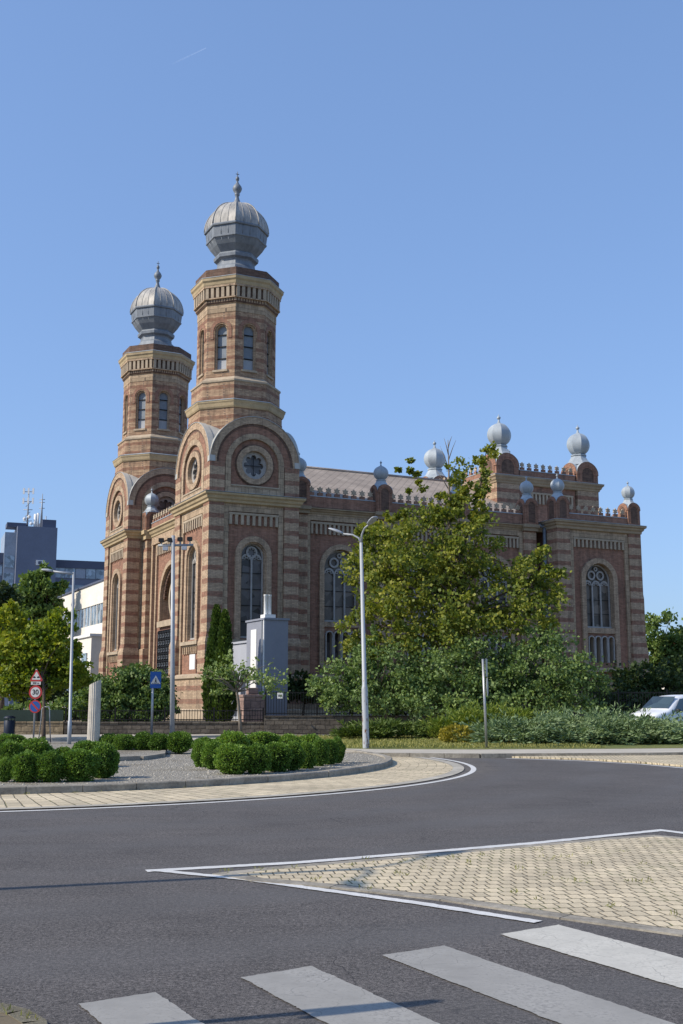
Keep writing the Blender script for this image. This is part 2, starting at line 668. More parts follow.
def pinnacle(name, cu, cv, w, z0, zs, kb, parent, big=False):
    """square brick turret with round-headed niches, carrying a lead onion"""
    mb = MB()
    h = w / 2
    for (o, hh, n) in (((cu - h, cv - h), (1, 0), (0, -1)), ((cu + h, cv - h), (0, 1), (1, 0)), ((cu + h, cv + h), (-1, 0), (0, 1)), ((cu - h, cv + h), (0, -1), (-1, 0))):
        fr = Fr(o, hh, n)
        r = h
        rn = w * 0.27
        # face with a niche
        zt = zs
        wall(mb, fr, 0, w, z0, zt, 0, M_PANEL, depth=0.1)
        pts = arch_pts(h, r, zt, 14)
        ipts = arch_pts(h, rn, zt, 14)
        for i in range(14):
            mb.poly([fr.p(*ipts[i], 0), fr.p(*ipts[i + 1], 0), fr.p(*pts[i + 1], 0), fr.p(*pts[i], 0)], M_PANEL)
        band(mb, fr, h, zt, r - 0.16 * w, r + 0.01, 0.0, 0.05, M_PANEL, zb=None)
        band(mb, fr, h, zt, rn, rn + 0.10 * w, 0.0, 0.03, M_PANEL, zb=z0 + 0.12 * w)
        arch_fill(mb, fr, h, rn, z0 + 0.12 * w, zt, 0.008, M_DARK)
    # crossing barrel roofs in lead
    N = 16
    g = [[None] * (N + 1) for _ in range(N + 1)]
    vs, fs = [], []
    for i in range(N + 1):
        for j in range(N + 1):
            x = -math.cos(PI * i / N)
            y = -math.cos(PI * j / N)
            z = zs + h * max(math.sqrt(max(0, 1 - x * x)), math.sqrt(max(0, 1 - y * y)))
            vs.append((cu + x * (h + 0.04), cv + y * (h + 0.04), z + 0.02))
    for i in range(N):
        for j in range(N):
            fs.append((i * (N + 1) + j, (i + 1) * (N + 1) + j, (i + 1) * (N + 1) + j + 1, i * (N + 1) + j + 1))
    mb.mesh(vs, fs, M_ZINC)
    o = mb.build(name, parent)
    mc = MB()
    zo = zs + h * (0.80 if not big else 0.84)
    onion(mc, cu, cv, zo, kb, M_ZINC)
    mc.build("onion_cap", o)
    return o


def star_merlon(mb, fr, s, z, d, w=0.30):
    fbox(mb, fr, s - w / 2, s + w / 2, z, z + 0.20, d - 0.16, d, M_PANEL)
    n = 6
    ro, ri = 0.21, 0.12
    zc = z + 0.20 + ro * 0.86
    pts = []
    for i in range(2 * n):
        a = PI / 2 + i * PI / n
        r = ro if i % 2 == 0 else ri
        pts.append((s + r * math.cos(a), zc + r * math.sin(a)))
    f = [fr.p(a, b, d - 0.04) for a, b in pts]
    k = [fr.p(a, b, d - 0.12) for a, b in pts]
    mb.poly(f, M_STONE)
    mb.poly(k[::-1], M_STONE)
    for i in range(2 * n):
        j = (i + 1) % (2 * n)
        mb.poly([f[i], k[i], k[j], f[j]], M_STONE)


def parapet(name, fr, s0, s1, z, d, parent, pitch=0.57, hwall=0.42):
    mb = MB()
    fbox(mb, fr, s0, s1, z, z + hwall, d - 0.24, d, M_PANEL)
    fbox(mb, fr, s0 - 0.001, s1 + 0.001, z + hwall, z + hwall + 0.05, d - 0.27, d + 0.03, M_ZINC)
    n = max(1, round((s1 - s0) / pitch))
    p = (s1 - s0) / n
    for i in range(n):
        star_merlon(mb, fr, s0 + (i + 0.5) * p, z + hwall + 0.05, d - 0.02)
    return mb.build(name, parent)


CORN = [(12.40, 0.02), (12.46, 0.10), (12.58, 0.12), (12.66, 0.20), (12.80, 0.24), (12.86, 0.33), (12.93, 0.34), (12.97, 0.30)]


def tower_faces(WU, WV):
    return [Fr((0, 0), (1, 0), (0, -1), WU / 5.5), Fr((0, WV), (0, -1), (-1, 0), WV / 5.5),
            Fr((WU, WV), (-1, 0), (0, 1), WU / 5.5), Fr((WU, 0), (0, 1), (1, 0), WV / 5.5)]


def make_tower():
    WU, WV = 5.36, 6.1
    fs = tower_faces(WU, WV)
    t = MB()
    C = 2.75
    zs = 14.68
    for fr in fs:
        # panel wall with tall window
        op = [(C, 0.78, 5.0, 9.55)]
        wall(t, fr, 0.95, 4.55, 3.0, 12.42, -0.22, M_PANEL, op, 0.38, M_CREAM)
        # pale block strips beside the piers
        for a, b in ((0.93, 1.22), (4.28, 4.57)):
            fbox(t, fr, a, b, 3.05, 12.42, -0.24, -0.10, M_BLOCK)
        fbox(t, fr, 1.22, 4.28, 11.98, 12.42, -0.24, -0.105, M_BLOCK)
        # window surround
        band(t, fr, C, 9.55, 0.78, 1.10, -0.22, -0.06, M_CREAM, 4.9)
        band(t, fr, C, 9.55, 0.70, 0.80, -0.40, -0.16, M_CREAM, 4.95)
        fbox(t, fr, 1.45, 4.05, 4.70, 4.90, -0.24, 0.02, M_STONE)
        frieze(t, fr, 1.5, 4.0, 4.2, 4.68, -0.20, 9, M_PANEL, M_BLOCK, 0.08, 0.08)
        # corner piers, stepped out towards the foot
        # gable stage
        frect(t, fr, 0.93, 4.57, 12.9, 12.96, -0.08, M_BLOCK)
        n = 72
        angs = sorted(set([2 * PI * i / n for i in range(n)] + [PI + math.atan2(1.75, 2.75), 2 * PI - math.atan2(1.75, 2.75)]))
        rose_r = 0.80

        def outline(a):
            ca, sa = math.cos(a), math.sin(a)
            if sa >= 0:
                return (C + 2.75 * ca, zs + 2.72 * sa)
            k = min(2.75 / abs(ca) if abs(ca) > 1e-6 else 1e9, 1.75 / abs(sa))
            return (C + k * ca, zs + k * sa)
        for i in range(len(angs)):
            a, b = angs[i], angs[(i + 1) % len(angs)]
            ia, ib = (C + rose_r * math.cos(a), zs + rose_r * math.sin(a)), (C + rose_r * math.cos(b), zs + rose_r * math.sin(b))
            oa, ob = outline(a), outline(b)
            t.poly([fr.p(*ia, -0.14), fr.p(*oa, -0.14), fr.p(*ob, -0.14), fr.p(*ib, -0.14)], M_PANEL)
            t.poly([fr.p(*ia, -0.14), fr.p(*ib, -0.14), fr.p(*ib, -0.45), fr.p(*ia, -0.45)], M_CREAM)
        band(t, fr, C, zs, 2.36, 2.75, -0.2, 0.02, M_CREAM, n=28)
        band(t, fr, C, zs, 1.80, 2.22, -0.2, -0.05, M_PANEL, n=28)
        band(t, fr, C, zs, 2.22, 2.36, -0.2, -0.03, M_DARK, n=28)
        band(t, fr, C, zs, 1.48, 1.80, -0.2, -0.005, M_BLOCK, 13.02, n=24)
        fbox(t, fr, 0.96, 4.54, 12.98, 13.38, -0.2, -0.012, M_BLOCK)
        fbox(t, fr, 1.28, 4.22, 13.39, 13.47, -0.2, 0.03, M_STONE)
        band(t, fr, C, zs, 0.80, 1.12, -0.16, -0.02, M_CREAM, full=True)
        band(t, fr, C, zs, 0.80, 0.88, -0.40, -0.30, M_BEIGE, full=True)
        band(t, fr, C, zs, 1.14, 1.2, -0.16, -0.08, M_DARK, full=True)
    # plinth and stepped pier feet
    t.rect_ring(0, WU, 0, WV, [(GZ - 0.4, 0.16), (1.1, 0.16), (1.16, 0.10)], M_STONE)
    t.rect_ring(0, WU, 0, WV, [(1.1, 0.08), (2.8, 0.08)], M_STRIPE, False)
    t.rect_ring(0, WU, 0, WV, [(2.76, 0.09), (2.84, 0.2), (2.98, 0.2), (3.08, 0.0)], M_STONE)
    for a in (-1, 1):
        for b in (-1, 1):
            cu, cv = WU / 2 + a * (WU / 2 - 0.44), WV / 2 + b * (WV / 2 - 0.48)
            t.rect_ring(cu - 0.465, cu + 0.465, cv - 0.51, cv + 0.51, [(3.06, 0.10), (4.75, 0.10), (5.27, -0.025), (12.43, -0.025)], M_STRIPE)
            t.rect_ring(cu - 0.465, cu + 0.465, cv - 0.51, cv + 0.51, [(12.94, -0.02), (zs, -0.02)], M_STRIPE)
    tower = t.build("tower", syn)
    for fr in fs:
        w = MB()
        arch_fill(w, fr, C, 0.78, 5.0, 9.55, -0.50, M_GLASS)
        window_tracery(w, fr, C, 0.72, 5.0, 9.55, -0.46, 'two')
        w.build("window", tower)
        w = MB()
        pts = [fr.p(C + 0.81 * math.cos(2 * PI * i / 32), zs + 0.81 * math.sin(2 * PI * i / 32), -0.42) for i in range(32)]
        w.poly(pts, M_GLASS)
        rose_tracery(w, fr, C, zs, 0.79, -0.26)
        w.build("rose_window", tower)
        q = MB()
        frieze(q, fr, 1.26, 4.24, 11.24, 11.90, -0.22, 9, M_PANEL, M_STONE, 0.14, 0.10)
        q.build("frieze", tower)
    c = MB()
    c.rect_ring(0, WU, 0, WV, [(12.40, -0.02), (12.44, 0.06), (12.55, 0.08), (12.62, 0.16), (12.74, 0.20), (12.82, 0.30), (12.91, 0.32), (12.95, 0.26)], M_YELLOW)
    c.rect_ring(0, WU, 0, WV, [(12.953, 0.33), (12.972, 0.33), (12.992, 0.02)], M_ZINC)
    c.build("cornice", tower)
    # crossing barrel roof
    g = MB()
    N = 40
    vs, fcs = [], []
    for i in range(N + 1):
        for j in range(N + 1):
            x = -math.cos(PI * i / N)
            y = -math.cos(PI * j / N)
            z = zs + 2.76 * max(math.sqrt(max(0, 1 - x * x)), math.sqrt(max(0, 1 - y * y)))
            vs.append((WU / 2 + x * (WU / 2 - 0.02), WV / 2 + y * (WV / 2 - 0.02), z))
    for i in range(N):
        for j in range(N):
            fcs.append((i * (N + 1) + j, (i + 1) * (N + 1) + j, (i + 1) * (N + 1) + j + 1, i * (N + 1) + j + 1))
    g.mesh(vs, fcs, M_TINROOF)
    # metal edge strips on the gable arcs
    for fr in fs:
        op = arch_pts(C, 2.79, zs, 28)
        for a, b in zip(op[:-1], op[1:]):
            g.poly([fr.p(*a, 0.05), fr.p(*b, 0.05), fr.p(*b, -0.30), fr.p(*a, -0.30)], M_TINROOF)
            a2 = (C + (a[0] - C) * 0.988, zs + (a[1] - zs) * 0.988)
            b2 = (C + (b[0] - C) * 0.988, zs + (b[1] - zs) * 0.988)
            g.poly([fr.p(*a2, 0.05), fr.p(*b2, 0.05), fr.p(*b, 0.05), fr.p(*a, 0.05)], M_TINROOF)
    g.build("gable_roof", tower)
    # octagonal stage
    ou, ov = WU / 2 - 0.10, WV / 2 + 0.02
    L = MB()
    r8 = PI / 8
    L.lathe(ou, ov, [(16.2, 2.76), (17.62, 2.76), (17.66, 2.74), (18.06, 2.74)], 8, M_MIXED, r8)
    L.lathe(ou, ov, [(18.55, 2.60), (19.62, 2.60)], 8, M_MIXED, r8)
    Rs = 2.33
    ap = Rs * math.cos(r8)
    fw = 2 * Rs * math.sin(r8)
    z0, z1 = 19.9, 23.90
    faces8 = []
    for k in range(8):
        nx, ny = math.cos(k * PI / 4), math.sin(k * PI / 4)
        fr = Fr((ou + nx * ap + ny * fw / 2, ov + ny * ap - nx * fw / 2), (-ny, nx), (nx, ny))
        faces8.append(fr)
        wall(L, fr, 0, fw, z0, z1, 0, M_MIXED, [(fw / 2, 0.40, 20.42, 22.80)], 0.3, M_CREAM)
        band(L, fr, fw / 2, 22.80, 0.47, 0.68, 0, 0.03, M_PANEL, 22.3)
        fbox(L, fr, fw / 2 - 0.47, fw / 2 + 0.47, 20.30, 20.42, -0.01, 0.08, M_STONE)
    L.lathe(ou, ov, [(23.88, 2.355), (24.36, 2.355), (24.40, 2.42)], 8, M_BLOCK, r8)
    L.lathe(ou, ov, [(24.38, 2.38), (24.50, 2.46), (25.46, 2.46)], 8, M_DARK, r8)
    R2 = 2.58
    ap2 = R2 * math.cos(r8)
    fw2 = 2 * R2 * math.sin(r8)
    for k in range(8):
        nx, ny = math.cos(k * PI / 4), math.sin(k * PI / 4)
        fr = Fr((ou + nx * ap2 + ny * fw2 / 2, ov + ny * ap2 - nx * fw2 / 2), (-ny, nx), (nx, ny))
        nb = 6
        w = fw2 / nb
        for i in range(nb):
            a = i * w + w * 0.22
            b = a + w * 0.56
            L.hexa([fr.p(a, 24.74, 0.0), fr.p(b, 24.74, 0.0), fr.p(b, 24.74, -0.3), fr.p(a, 24.74, -0.3),
                    fr.p(a, 25.36, 0.02), fr.p(b, 25.36, 0.02), fr.p(b, 25.36, -0.3), fr.p(a, 25.36, -0.3)], M_STONE)
        nb2 = 12
        w = fw2 / nb2
        for i in range(nb2):
            a = i * w + w * 0.25
            fbox(L, fr, a, a + w * 0.5, 24.50, 24.66, -0.3, -0.10, M_CREAM)
        fbox(L, fr, 0.01, fw2 - 0.01, 25.36, 25.47, -0.3, 0.05, M_CREAM)
        fbox(L, fr, 0.02, fw2 - 0.02, 24.665, 24.735, -0.3, 0.01, M_CREAM)
    L.lathe(ou, ov, [(25.98, 2.50), (26.52, 2.50)], 8, M_DARK, r8)
    lant = L.build("octagonal_stage", tower)
    c = MB()
    c.lathe(ou, ov, [(18.04, 2.80), (18.12, 2.85), (18.30, 2.90), (18.38, 2.95), (18.46, 2.95)], 8, M_YELLOW, r8)
    c.lathe(ou, ov, [(18.462, 2.98), (18.49, 2.98), (18.60, 2.62)], 8, M_ZINC, r8)
    c.build("octagon_cornice", tower)
    c = MB()
    c.lathe(ou, ov, [(19.60, 2.60), (19.64, 2.66), (19.74, 2.66), (19.98, 2.35)], 8, M_STONE, r8)
    c.build("string_course", tower)
    c = MB()
    c.lathe(ou, ov, [(25.45, 2.62), (25.52, 2.66), (25.66, 2.69), (25.76, 2.77), (25.92, 2.79)], 8, M_YELLOW, r8)
    c.lathe(ou, ov, [(25.922, 2.81), (25.95, 2.81), (26.06, 2.51)], 8, M_ZINC, r8)
    c.build("top_cornice", tower)
    for fr in faces8:
        w = MB()
        c0, hw = fw / 2, 0.40
        arch_fill(w, fr, c0, hw, 20.42, 22.80, -0.27, M_LOUVRE)
        frect(w, fr, c0 - hw + 0.02, c0 + hw - 0.02, 20.44, 21.1, -0.262, M_LOUVREW if rnd.random() < 0.7 else M_LOUVRE)
        band(w, fr, c0, 22.80, hw - 0.09, hw, -0.26, -0.12, M_CREAM, 20.42)
        for z in (21.12, 21.85, 22.55):
            fbox(w, fr, c0 - hw + 0.09, c0 + hw - 0.09, z, z + 0.05, -0.26, -0.2, M_IRON)
        w.build("lancet_window", tower)
    # big lead onion
    ou -= 0.11
    D = MB()
    D.lathe(ou, ov, [(26.50, 1.72), (26.58, 1.70), (26.86, 1.44), (27.12, 1.34), (27.28, 1.16), (27.52, 1.12), (27.62, 1.16), (27.72, 1.33), (27.90, 1.36), (28.0, 1.30), (28.04, 1.22)], 8, M_LEAD, r8)
    D.lathe(ou, ov, [(28.02, 1.22), (28.42, 1.56), (28.76, 1.77), (28.80, 1.83), (28.88, 1.84), (28.91, 1.80), (29.38, 1.86), (29.46, 1.86), (29.48, 1.95), (29.56, 1.97), (29.62, 1.94)], 8, M_LEAD, r8)
    prof = [(29.62 + 1.86 * math.sin(a), 1.93 * math.cos(a)) for a in [i * (PI / 2 * 0.93) / 10 for i in range(11)]]
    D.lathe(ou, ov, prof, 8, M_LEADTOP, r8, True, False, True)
    for k in range(8):              # rolled seams on the edges and gores
        a = r8 + k * PI / 4
        D.tube([(ou + (r + 0.01) * math.cos(a), ov + (r + 0.01) * math.sin(a), z) for z, r in prof], 0.04, M_LEADTOP, 5)
        for q in (0.33, 0.66):
            pts = []
            for z, r in prof[:-1]:
                p0 = Vector((r * math.cos(a), r * math.sin(a)))
                p1 = Vector((r * math.cos(a + PI / 4), r * math.sin(a + PI / 4)))
                pp = p0.lerp(p1, q)
                pts.append((ou + pp.x * 1.004, ov + pp.y * 1.004, z))
            D.tube(pts, 0.014, M_LEADTOP, 4)
            for (za, ra, zb_, rb) in ((28.04, 1.22, 28.76, 1.77), (28.93, 1.80, 29.46, 1.86)):
                pp = []
                for (z, r) in ((za, ra), (zb_, rb)):
                    p0 = Vector((r * math.cos(a), r * math.sin(a)))
                    p1 = Vector((r * math.cos(a + PI / 4), r * math.sin(a + PI / 4)))
                    w = p0.lerp(p1, q)
                    pp.append((ou + w.x * 1.004, ov + w.y * 1.004, z))
                D.tube(pp, 0.018, M_LEAD, 4)
    D.build("onion_dome", tower)
    Fi = MB()
    Fi.lathe(ou, ov, [(31.38, 0.34), (31.55, 0.24), (31.78, 0.15), (32.0, 0.10), (32.08, 0.16), (32.14, 0.16), (32.20, 0.14), (32.34, 0.24), (32.50, 0.30), (32.66, 0.24), (32.84, 0.10), (33.0, 0.05), (33.06, 0.10), (33.16, 0.12), (33.26, 0.09), (33.32, 0.03), (33.62, 0.02)], 10, M_LEAD, 0, True)
    Fi.box(ou - 0.11, ou + 0.11, ov - 0.012, ov + 0.012, 33.44, 33.48, M_LEAD)
    Fi.build("finial", tower)
    return tower


tower1 = make_tower()
tower2 = copy_tree(tower1, syn)
tower2.location = (0, 16.6, 0)
tower2.scale = (1, 1, 1.006)
tower1.scale = (1, 1, 0.9965)

# ---- entrance bay between the towers (front plane u = 1.5)
fe = Fr((1.5, 16.6), (0, -1), (-1, 0))     # s = 0 at the left tower, 10.5 at the near tower
WB = 10.5
e = MB()
cP = 5.25
wall(e, fe, 0.9, WB - 0.9, GZ - 0.3, 12.42, -0.12, M_PANEL, [(cP, 2.2, 6.75, 8.0)], 0.55, M_CREAM)
for a, b in ((0.0, 0.95), (WB - 0.95, WB)):
    fbox(e, fe, a, b, 5.0, 12.42, -0.3, 0.4, M_STRIPE)
    fbox(e, fe, a, b, GZ - 0.3, 5.0, -0.3, 0.5, M_STRIPE)
for a, b in ((0.97, 1.3), (1.75, 2.0), (WB - 1.3, WB - 0.97), (WB - 2.0, WB - 1.75)):
    fbox(e, fe, a, b, GZ - 0.3, 12.1, -0.2, 0.1 if a in (0.97, WB - 1.3) else 0.02, M_CREAM)
fbox(e, fe, 0.97, WB - 0.97, 11.9, 12.42, -0.2, 0.12, M_CREAM)
band(e, fe, cP, 8.0, 2.2, 2.5, -0.14, 0.05, M_CREAM, 6.7)
fbox(e, fe, 2.6, WB - 2.6, 6.3, 6.68, -0.2, 0.08, M_STONE)
for i in range(1, 24):      # scalloped inner edge of the great arch
    a = PI * i / 24
    band(e, fe, cP + 2.02 * math.cos(a), 8.0 + 2.02 * math.sin(a), 0.06, 0.15, -0.30, -0.16, M_DARK, full=True, n=4)
ebay = e.build("entrance_bay", syn)
w = MB()
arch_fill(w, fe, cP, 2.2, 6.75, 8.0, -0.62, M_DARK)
band(w, fe, cP, 8.05, 1.18, 1.42, -0.6, -0.30, M_STONE, full=True, n=24)
pts = [fe.p(cP + 1.2 * math.cos(2 * PI * i / 40), 8.05 + 1.2 * math.sin(2 * PI * i / 40), -0.55) for i in range(40)]
w.poly(pts, M_GLASS)
band(w, fe, cP, 8.05, 0.24, 0.36, -0.54, -0.42, M_TRACERY, full=True, n=10)
for i in range(8):
    a = i * PI / 4
    band(w, fe, cP + 0.78 * math.cos(a), 8.05 + 0.78 * math.sin(a), 0.30, 0.38, -0.54, -0.43, M_TRACERY, full=True, n=8)
w.build("wheel_window", ebay)
d = MB()
fbox(d, fe, 2.6, WB - 2.6, GZ, 6.1, -0.1, -0.04, M_IRON)
for i in range(15):
    s_ = 2.7 + i * (WB - 5.4) / 14
    fbox(d, fe, s_ - 0.05, s_ + 0.05, GZ, 6.05, -0.035, 0.03, M_IRON)
for i in range(12):
    z = 0.9 + i * 0.46
    fbox(d, fe, 2.65, WB - 2.65, z - 0.04, z + 0.04, -0.034, 0.02, M_IRON)
for i in range(14):
    for j in range(11):
        s_ = 2.7 + (i + 0.5) * (WB - 5.4) / 14
        z = 0.9 + (j + 0.5) * 0.46
        band(d, fe, s_, z, 0.09, 0.13, -0.036, 0.0, M_LEAD, full=True, n=4)
d.build("iron_door_grille", ebay)
q = MB()
frieze(q, fe, 2.2, WB - 2.2, 11.1, 11.8, -0.1, 18, M_PANEL, M_STONE, 0.14, 0.1)
q.build("frieze", ebay)
c = MB()
prof = [(12.38, 0.0), (12.46, 0.12), (12.56, 0.14), (12.64, 0.22), (12.78, 0.28), (12.86, 0.38), (12.94, 0.38)]
for (z0, d0), (z1, d1) in zip(prof[:-1], prof[1:]):
    c.poly([fe.p(0, z0, d0 + 0.05), fe.p(WB, z0, d0 + 0.05), fe.p(WB, z1, d1 + 0.05), fe.p(0, z1, d1 + 0.05)], M_YELLOW)
c.poly([fe.p(0, 12.94, 0.43), fe.p(WB, 12.94, 0.43), fe.p(WB, 12.96, -0.5), fe.p(0, 12.96, -0.5)], M_ZINC)
for a, b in ((-0.01, 1.02), (WB - 1.02, WB + 0.01)):
    fbox(c, fe, a, b, 12.36, 12.70, 0.02, 0.52, M_YELLOW)
    fbox(c, fe, a, b + 0.0, 12.70, 12.975, 0.02, 0.66, M_YELLOW)
c.build("cornice", ebay)
parapet("parapet", fe, 1.0, WB - 1.0, 12.97, 0.15, ebay)
pinnacle("pinnacle", 1.5 - 0.05, 16.6 - 0.5, 0.92, 12.98, 13.85, 0.48, ebay)
pinnacle("pinnacle", 1.5 - 0.05, 6.1 + 0.5, 0.92, 12.98, 13.85, 0.48, ebay)

# ---- nave
NV0, NV1 = 1.45, 21.25
fn = Fr((0, NV0), (1, 0), (0, -1))
piers = [5.97, 11.40, 16.74, 22.06]
nv = MB()
for a, b in zip(piers[:-1], piers[1:]):
    c0 = (a + b) / 2 + 0.05
    s0, s1 = a + 0.46, b - 0.46
    wall(nv, fn, s0, s1, 6.0, 12.45, -0.05, M_PANEL, [(c0, 1.12, 6.12, 9.25)], 0.35, M_CREAM)
    lows = [(c0 + (i - 1.5) * 0.52, 0.19, 3.9, 5.35) for i in range(4)]
    wall(nv, fn, s0, s1, 3.0, 6.0, -0.05, M_PANEL, lows, 0.3, M_STONE)
    band(nv, fn, c0, 9.25, 1.12, 1.42, -0.06, 0.08, M_CREAM, 3.6)
    for p0, p1 in ((s0 - 0.02, s0 + 0.26), (s1 - 0.26, s1 + 0.02)):
        fbox(nv, fn, p0, p1, 3.1, 12.45, -0.1, 0.1, M_BLOCK)
    fbox(nv, fn, s0 + 0.26, s1 - 0.26, 12.0, 12.45, -0.1, 0.095, M_BLOCK)
    fbox(nv, fn, c0 - 1.12, c0 + 1.12, 5.82, 6.12, -0.1, 0.03, M_CREAM)
    fbox(nv, fn, c0 - 1.35, c0 + 1.35, 3.45, 3.62, -0.1, 0.16, M_STONE)
for a in piers:
    fbox(nv, fn, a - 0.47, a + 0.47, 5.2, 12.45, -0.3, 0.28, M_STRIPE)
    fbox(nv, fn, a - 0.52, a + 0.52, GZ - 0.3, 5.2, -0.3, 0.40, M_STRIPE)
# far side and roof-level closing
fnb = Fr((23.4, NV1), (-1, 0), (0, 1))
wall(nv, fnb, 0, 17.9, GZ - 0.3, 12.45, 0, M_PANEL)
nv.poly([(5.6, NV0 + 0.1, 13.02), (23.2, NV0 + 0.1, 13.02), (23.2, NV1 - 0.1, 13.02), (5.6, NV1 - 0.1, 13.02)], M_TINROOF)
fbox(nv, fn, 5.55, 23.2, GZ - 0.4, 1.1, -0.3, 0.46, M_STONE)
fbox(nv, fn, 5.55, 23.2, 1.1, 2.85, -0.3, 0.10, M_STRIPE)
fbox(nv, fn, 5.55, 23.2, 2.85, 3.08, -0.3, 0.20, M_STONE)
nave = nv.build("nave", syn)
for a, b in zip(piers[:-1], piers[1:]):
    c0 = (a + b) / 2 + 0.05
    w = MB()
    arch_fill(w, fn, c0, 1.12, 6.12, 9.25, -0.36, M_GLASSC)
    window_tracery(w, fn, c0, 1.10, 6.12, 9.25, -0.33, 'three')
    w.build("window", nave)
    w = MB()
    for i in range(4):
        cc = c0 + (i - 1.5) * 0.52
        arch_fill(w, fn, cc, 0.19, 3.9, 5.35, -0.33, M_GLASS)
        band(w, fn, cc, 5.35, 0.19, 0.25, -0.05, 0.07, M_TRACERY, 3.9, n=8)
    w.build("lower_window", nave)
    q = MB()
    frieze(q, fn, a + 0.78, b - 0.78, 11.2, 11.9, -0.05, 14, M_PANEL, M_STONE, 0.14, 0.10)
    q.build("frieze", nave)
c = MB()
cprof = [(12.34, 0.08), (12.38, 0.14), (12.46, 0.16), (12.52, 0.24), (12.60, 0.28), (12.64, 0.38), (12.70, 0.38)]
for (z0, d0), (z1, d1) in zip(cprof[:-1], cprof[1:]):
    c.poly([fn.p(5.52, z0, d0), fn.p(23.2, z0, d0), fn.p(23.2, z1, d1), fn.p(5.52, z1, d1)], M_BEIGE)
c.poly([fn.p(5.52, 12.70, 0.38), fn.p(23.2, 12.70, 0.38), fn.p(23.2, 12.765, -0.3), fn.p(5.52, 12.765, -0.3)], M_ZINC)
for a in piers:
    fbox(c, fn, a - 0.54, a + 0.54, 12.32, 12.54, 0.02, 0.42, M_BEIGE)
    fbox(c, fn, a - 0.60, a + 0.60, 12.54, 12.74, 0.02, 0.54, M_BEIGE)
c.build("cornice", nave)
for a, b in zip(piers[:-1], piers[1:]):
    parapet("parapet", fn, a + 0.5, b - 0.5, 12.76, 0.20, nave, 0.57, 0.62)
for a in piers:
    pinnacle("pinnacle", a, NV0 - 0.02, 0.98, 12.72, 13.92, 0.46, nave)
r = MB()
ZR = 17.35
for (va, vb) in ((NV0 + 0.5, 11.35), (NV1 - 0.5, 11.35)):
    r.poly([(4.4, va, 13.15), (23.4, va, 13.15), (23.4, vb, ZR), (4.4, vb, ZR)], M_TILES)
r.tube([(4.4, 11.35, ZR + 0.02), (23.4, 11.35, ZR + 0.02)], 0.12, M_TILES, 8)
r.poly([(4.4, NV0 + 0.5, 13.15), (4.4, 11.35, ZR), (4.4, NV1 - 0.5, 13.15)], M_PANEL)
r.build("pitched_roof", nave)

# ---- transept (cross wing) with its tall front
TU0, TU1, TV1 = 23.3, 30.1, 22.7
ft = Fr((0, 0), (1, 0), (0, -1))
tr = MB()
wc = 26.62
wall(tr, ft, 24.3, 29.1, 6.05, 12.45, -0.22, M_PANEL, [(wc, 1.12, 6.2, 9.25)], 0.4, M_CREAM)
lows = [(wc + (i - 1.5) * 0.52, 0.19, 4.0, 5.45) for i in range(4)]
wall(tr, ft, 24.3, 29.1, 3.0, 6.05, -0.22, M_PANEL, lows, 0.3, M_STONE)
band(tr, ft, wc, 9.25, 1.12, 1.46, -0.23, -0.06, M_CREAM, 3.7)
fbox(tr, ft, wc - 1.12, wc + 1.12, 5.85, 6.2, -0.25, -0.12, M_CREAM)
for a, b in ((24.3, 24.62), (28.78, 29.1)):
    fbox(tr, ft, a, b, 3.1, 12.45, -0.3, -0.10, M_BLOCK)
fbox(tr, ft, 24.62, 28.78, 12.0, 12.45, -0.3, -0.105, M_BLOCK)
fbox(tr, ft, wc - 1.6, wc + 1.6, 3.42, 3.66, -0.3, 0.18, M_STONE)
for a, b in ((TU0, 24.32), (29.08, TU1)):
    for va, vb in ((0.0, 1.1), (TV1 - 1.1, TV1)):
        tr.rect_ring(a, b, va, vb, [(GZ - 0.3, 0.14), (4.6, 0.12), (5.6, 0.03), (8.2, 0.03), (8.5, 0.0), (12.45, 0.0)], M_STRIPE)
tr.rect_ring(TU0 + 0.2, TU1 - 0.2, 0.2, TV1 - 0.2, [(GZ - 0.3, 0.22), (2.85, 0.22), (2.9, 0.3), (3.05, 0.3), (3.1, 0.0)], M_STRIPE)
fl = Fr((TU0, TV1), (0, -1), (-1, 0))
wall(tr, fl, 1.1, TV1 - 1.1, 3.0, 12.45, -0.15, M_PANEL)
frt = Fr((TU1, 0), (0, 1), (1, 0))
wall(tr, frt, 1.1, TV1 - 1.1, 3.0, 12.45, -0.15, M_PANEL)
fbk = Fr((TU1, TV1), (-1, 0), (0, 1))
wall(tr, fbk, 1.0, 5.8, 3.0, 12.45, -0.15, M_PANEL)
tr.poly([(TU0, 0.1, 13.0), (TU1, 0.1, 13.0), (TU1, TV1 - 0.1, 13.0), (TU0, TV1 - 0.1, 13.0)], M_TINROOF)
tran = tr.build("transept", syn)
w = MB()
arch_fill(w, ft, wc, 1.12, 6.2, 9.25, -0.58, M_GLASSC)
window_tracery(w, ft, wc, 1.10, 6.2, 9.25, -0.54, 'three')
w.build("window", tran)
w = MB()
for i in range(4):
    cc = wc + (i - 1.5) * 0.52
    arch_fill(w, ft, cc, 0.19, 4.0, 5.45, -0.50, M_GLASS)
    band(w, ft, cc, 5.45, 0.19, 0.25, -0.22, -0.10, M_TRACERY, 4.0, n=8)
w.build("lower_window", tran)
q = MB()
frieze(q, ft, 24.66, 28.74, 11.34, 11.95, -0.22, 13, M_PANEL, M_STONE, 0.14, 0.10)
q.build("frieze", tran)
c = MB()
c.rect_ring(TU0, TU1, 0, TV1, [(12.44, -0.02), (12.48, 0.05), (12.62, 0.07), (12.70, 0.16), (12.80, 0.18), (12.86, 0.28), (12.96, 0.30), (12.99, 0.28)], M_BEIGE)
c.rect_ring(TU0, TU1, 0, TV1, [(12.995, 0.31), (13.02, 0.31), (13.06, 0.0)], M_ZINC)
c.build("cornice", tran)
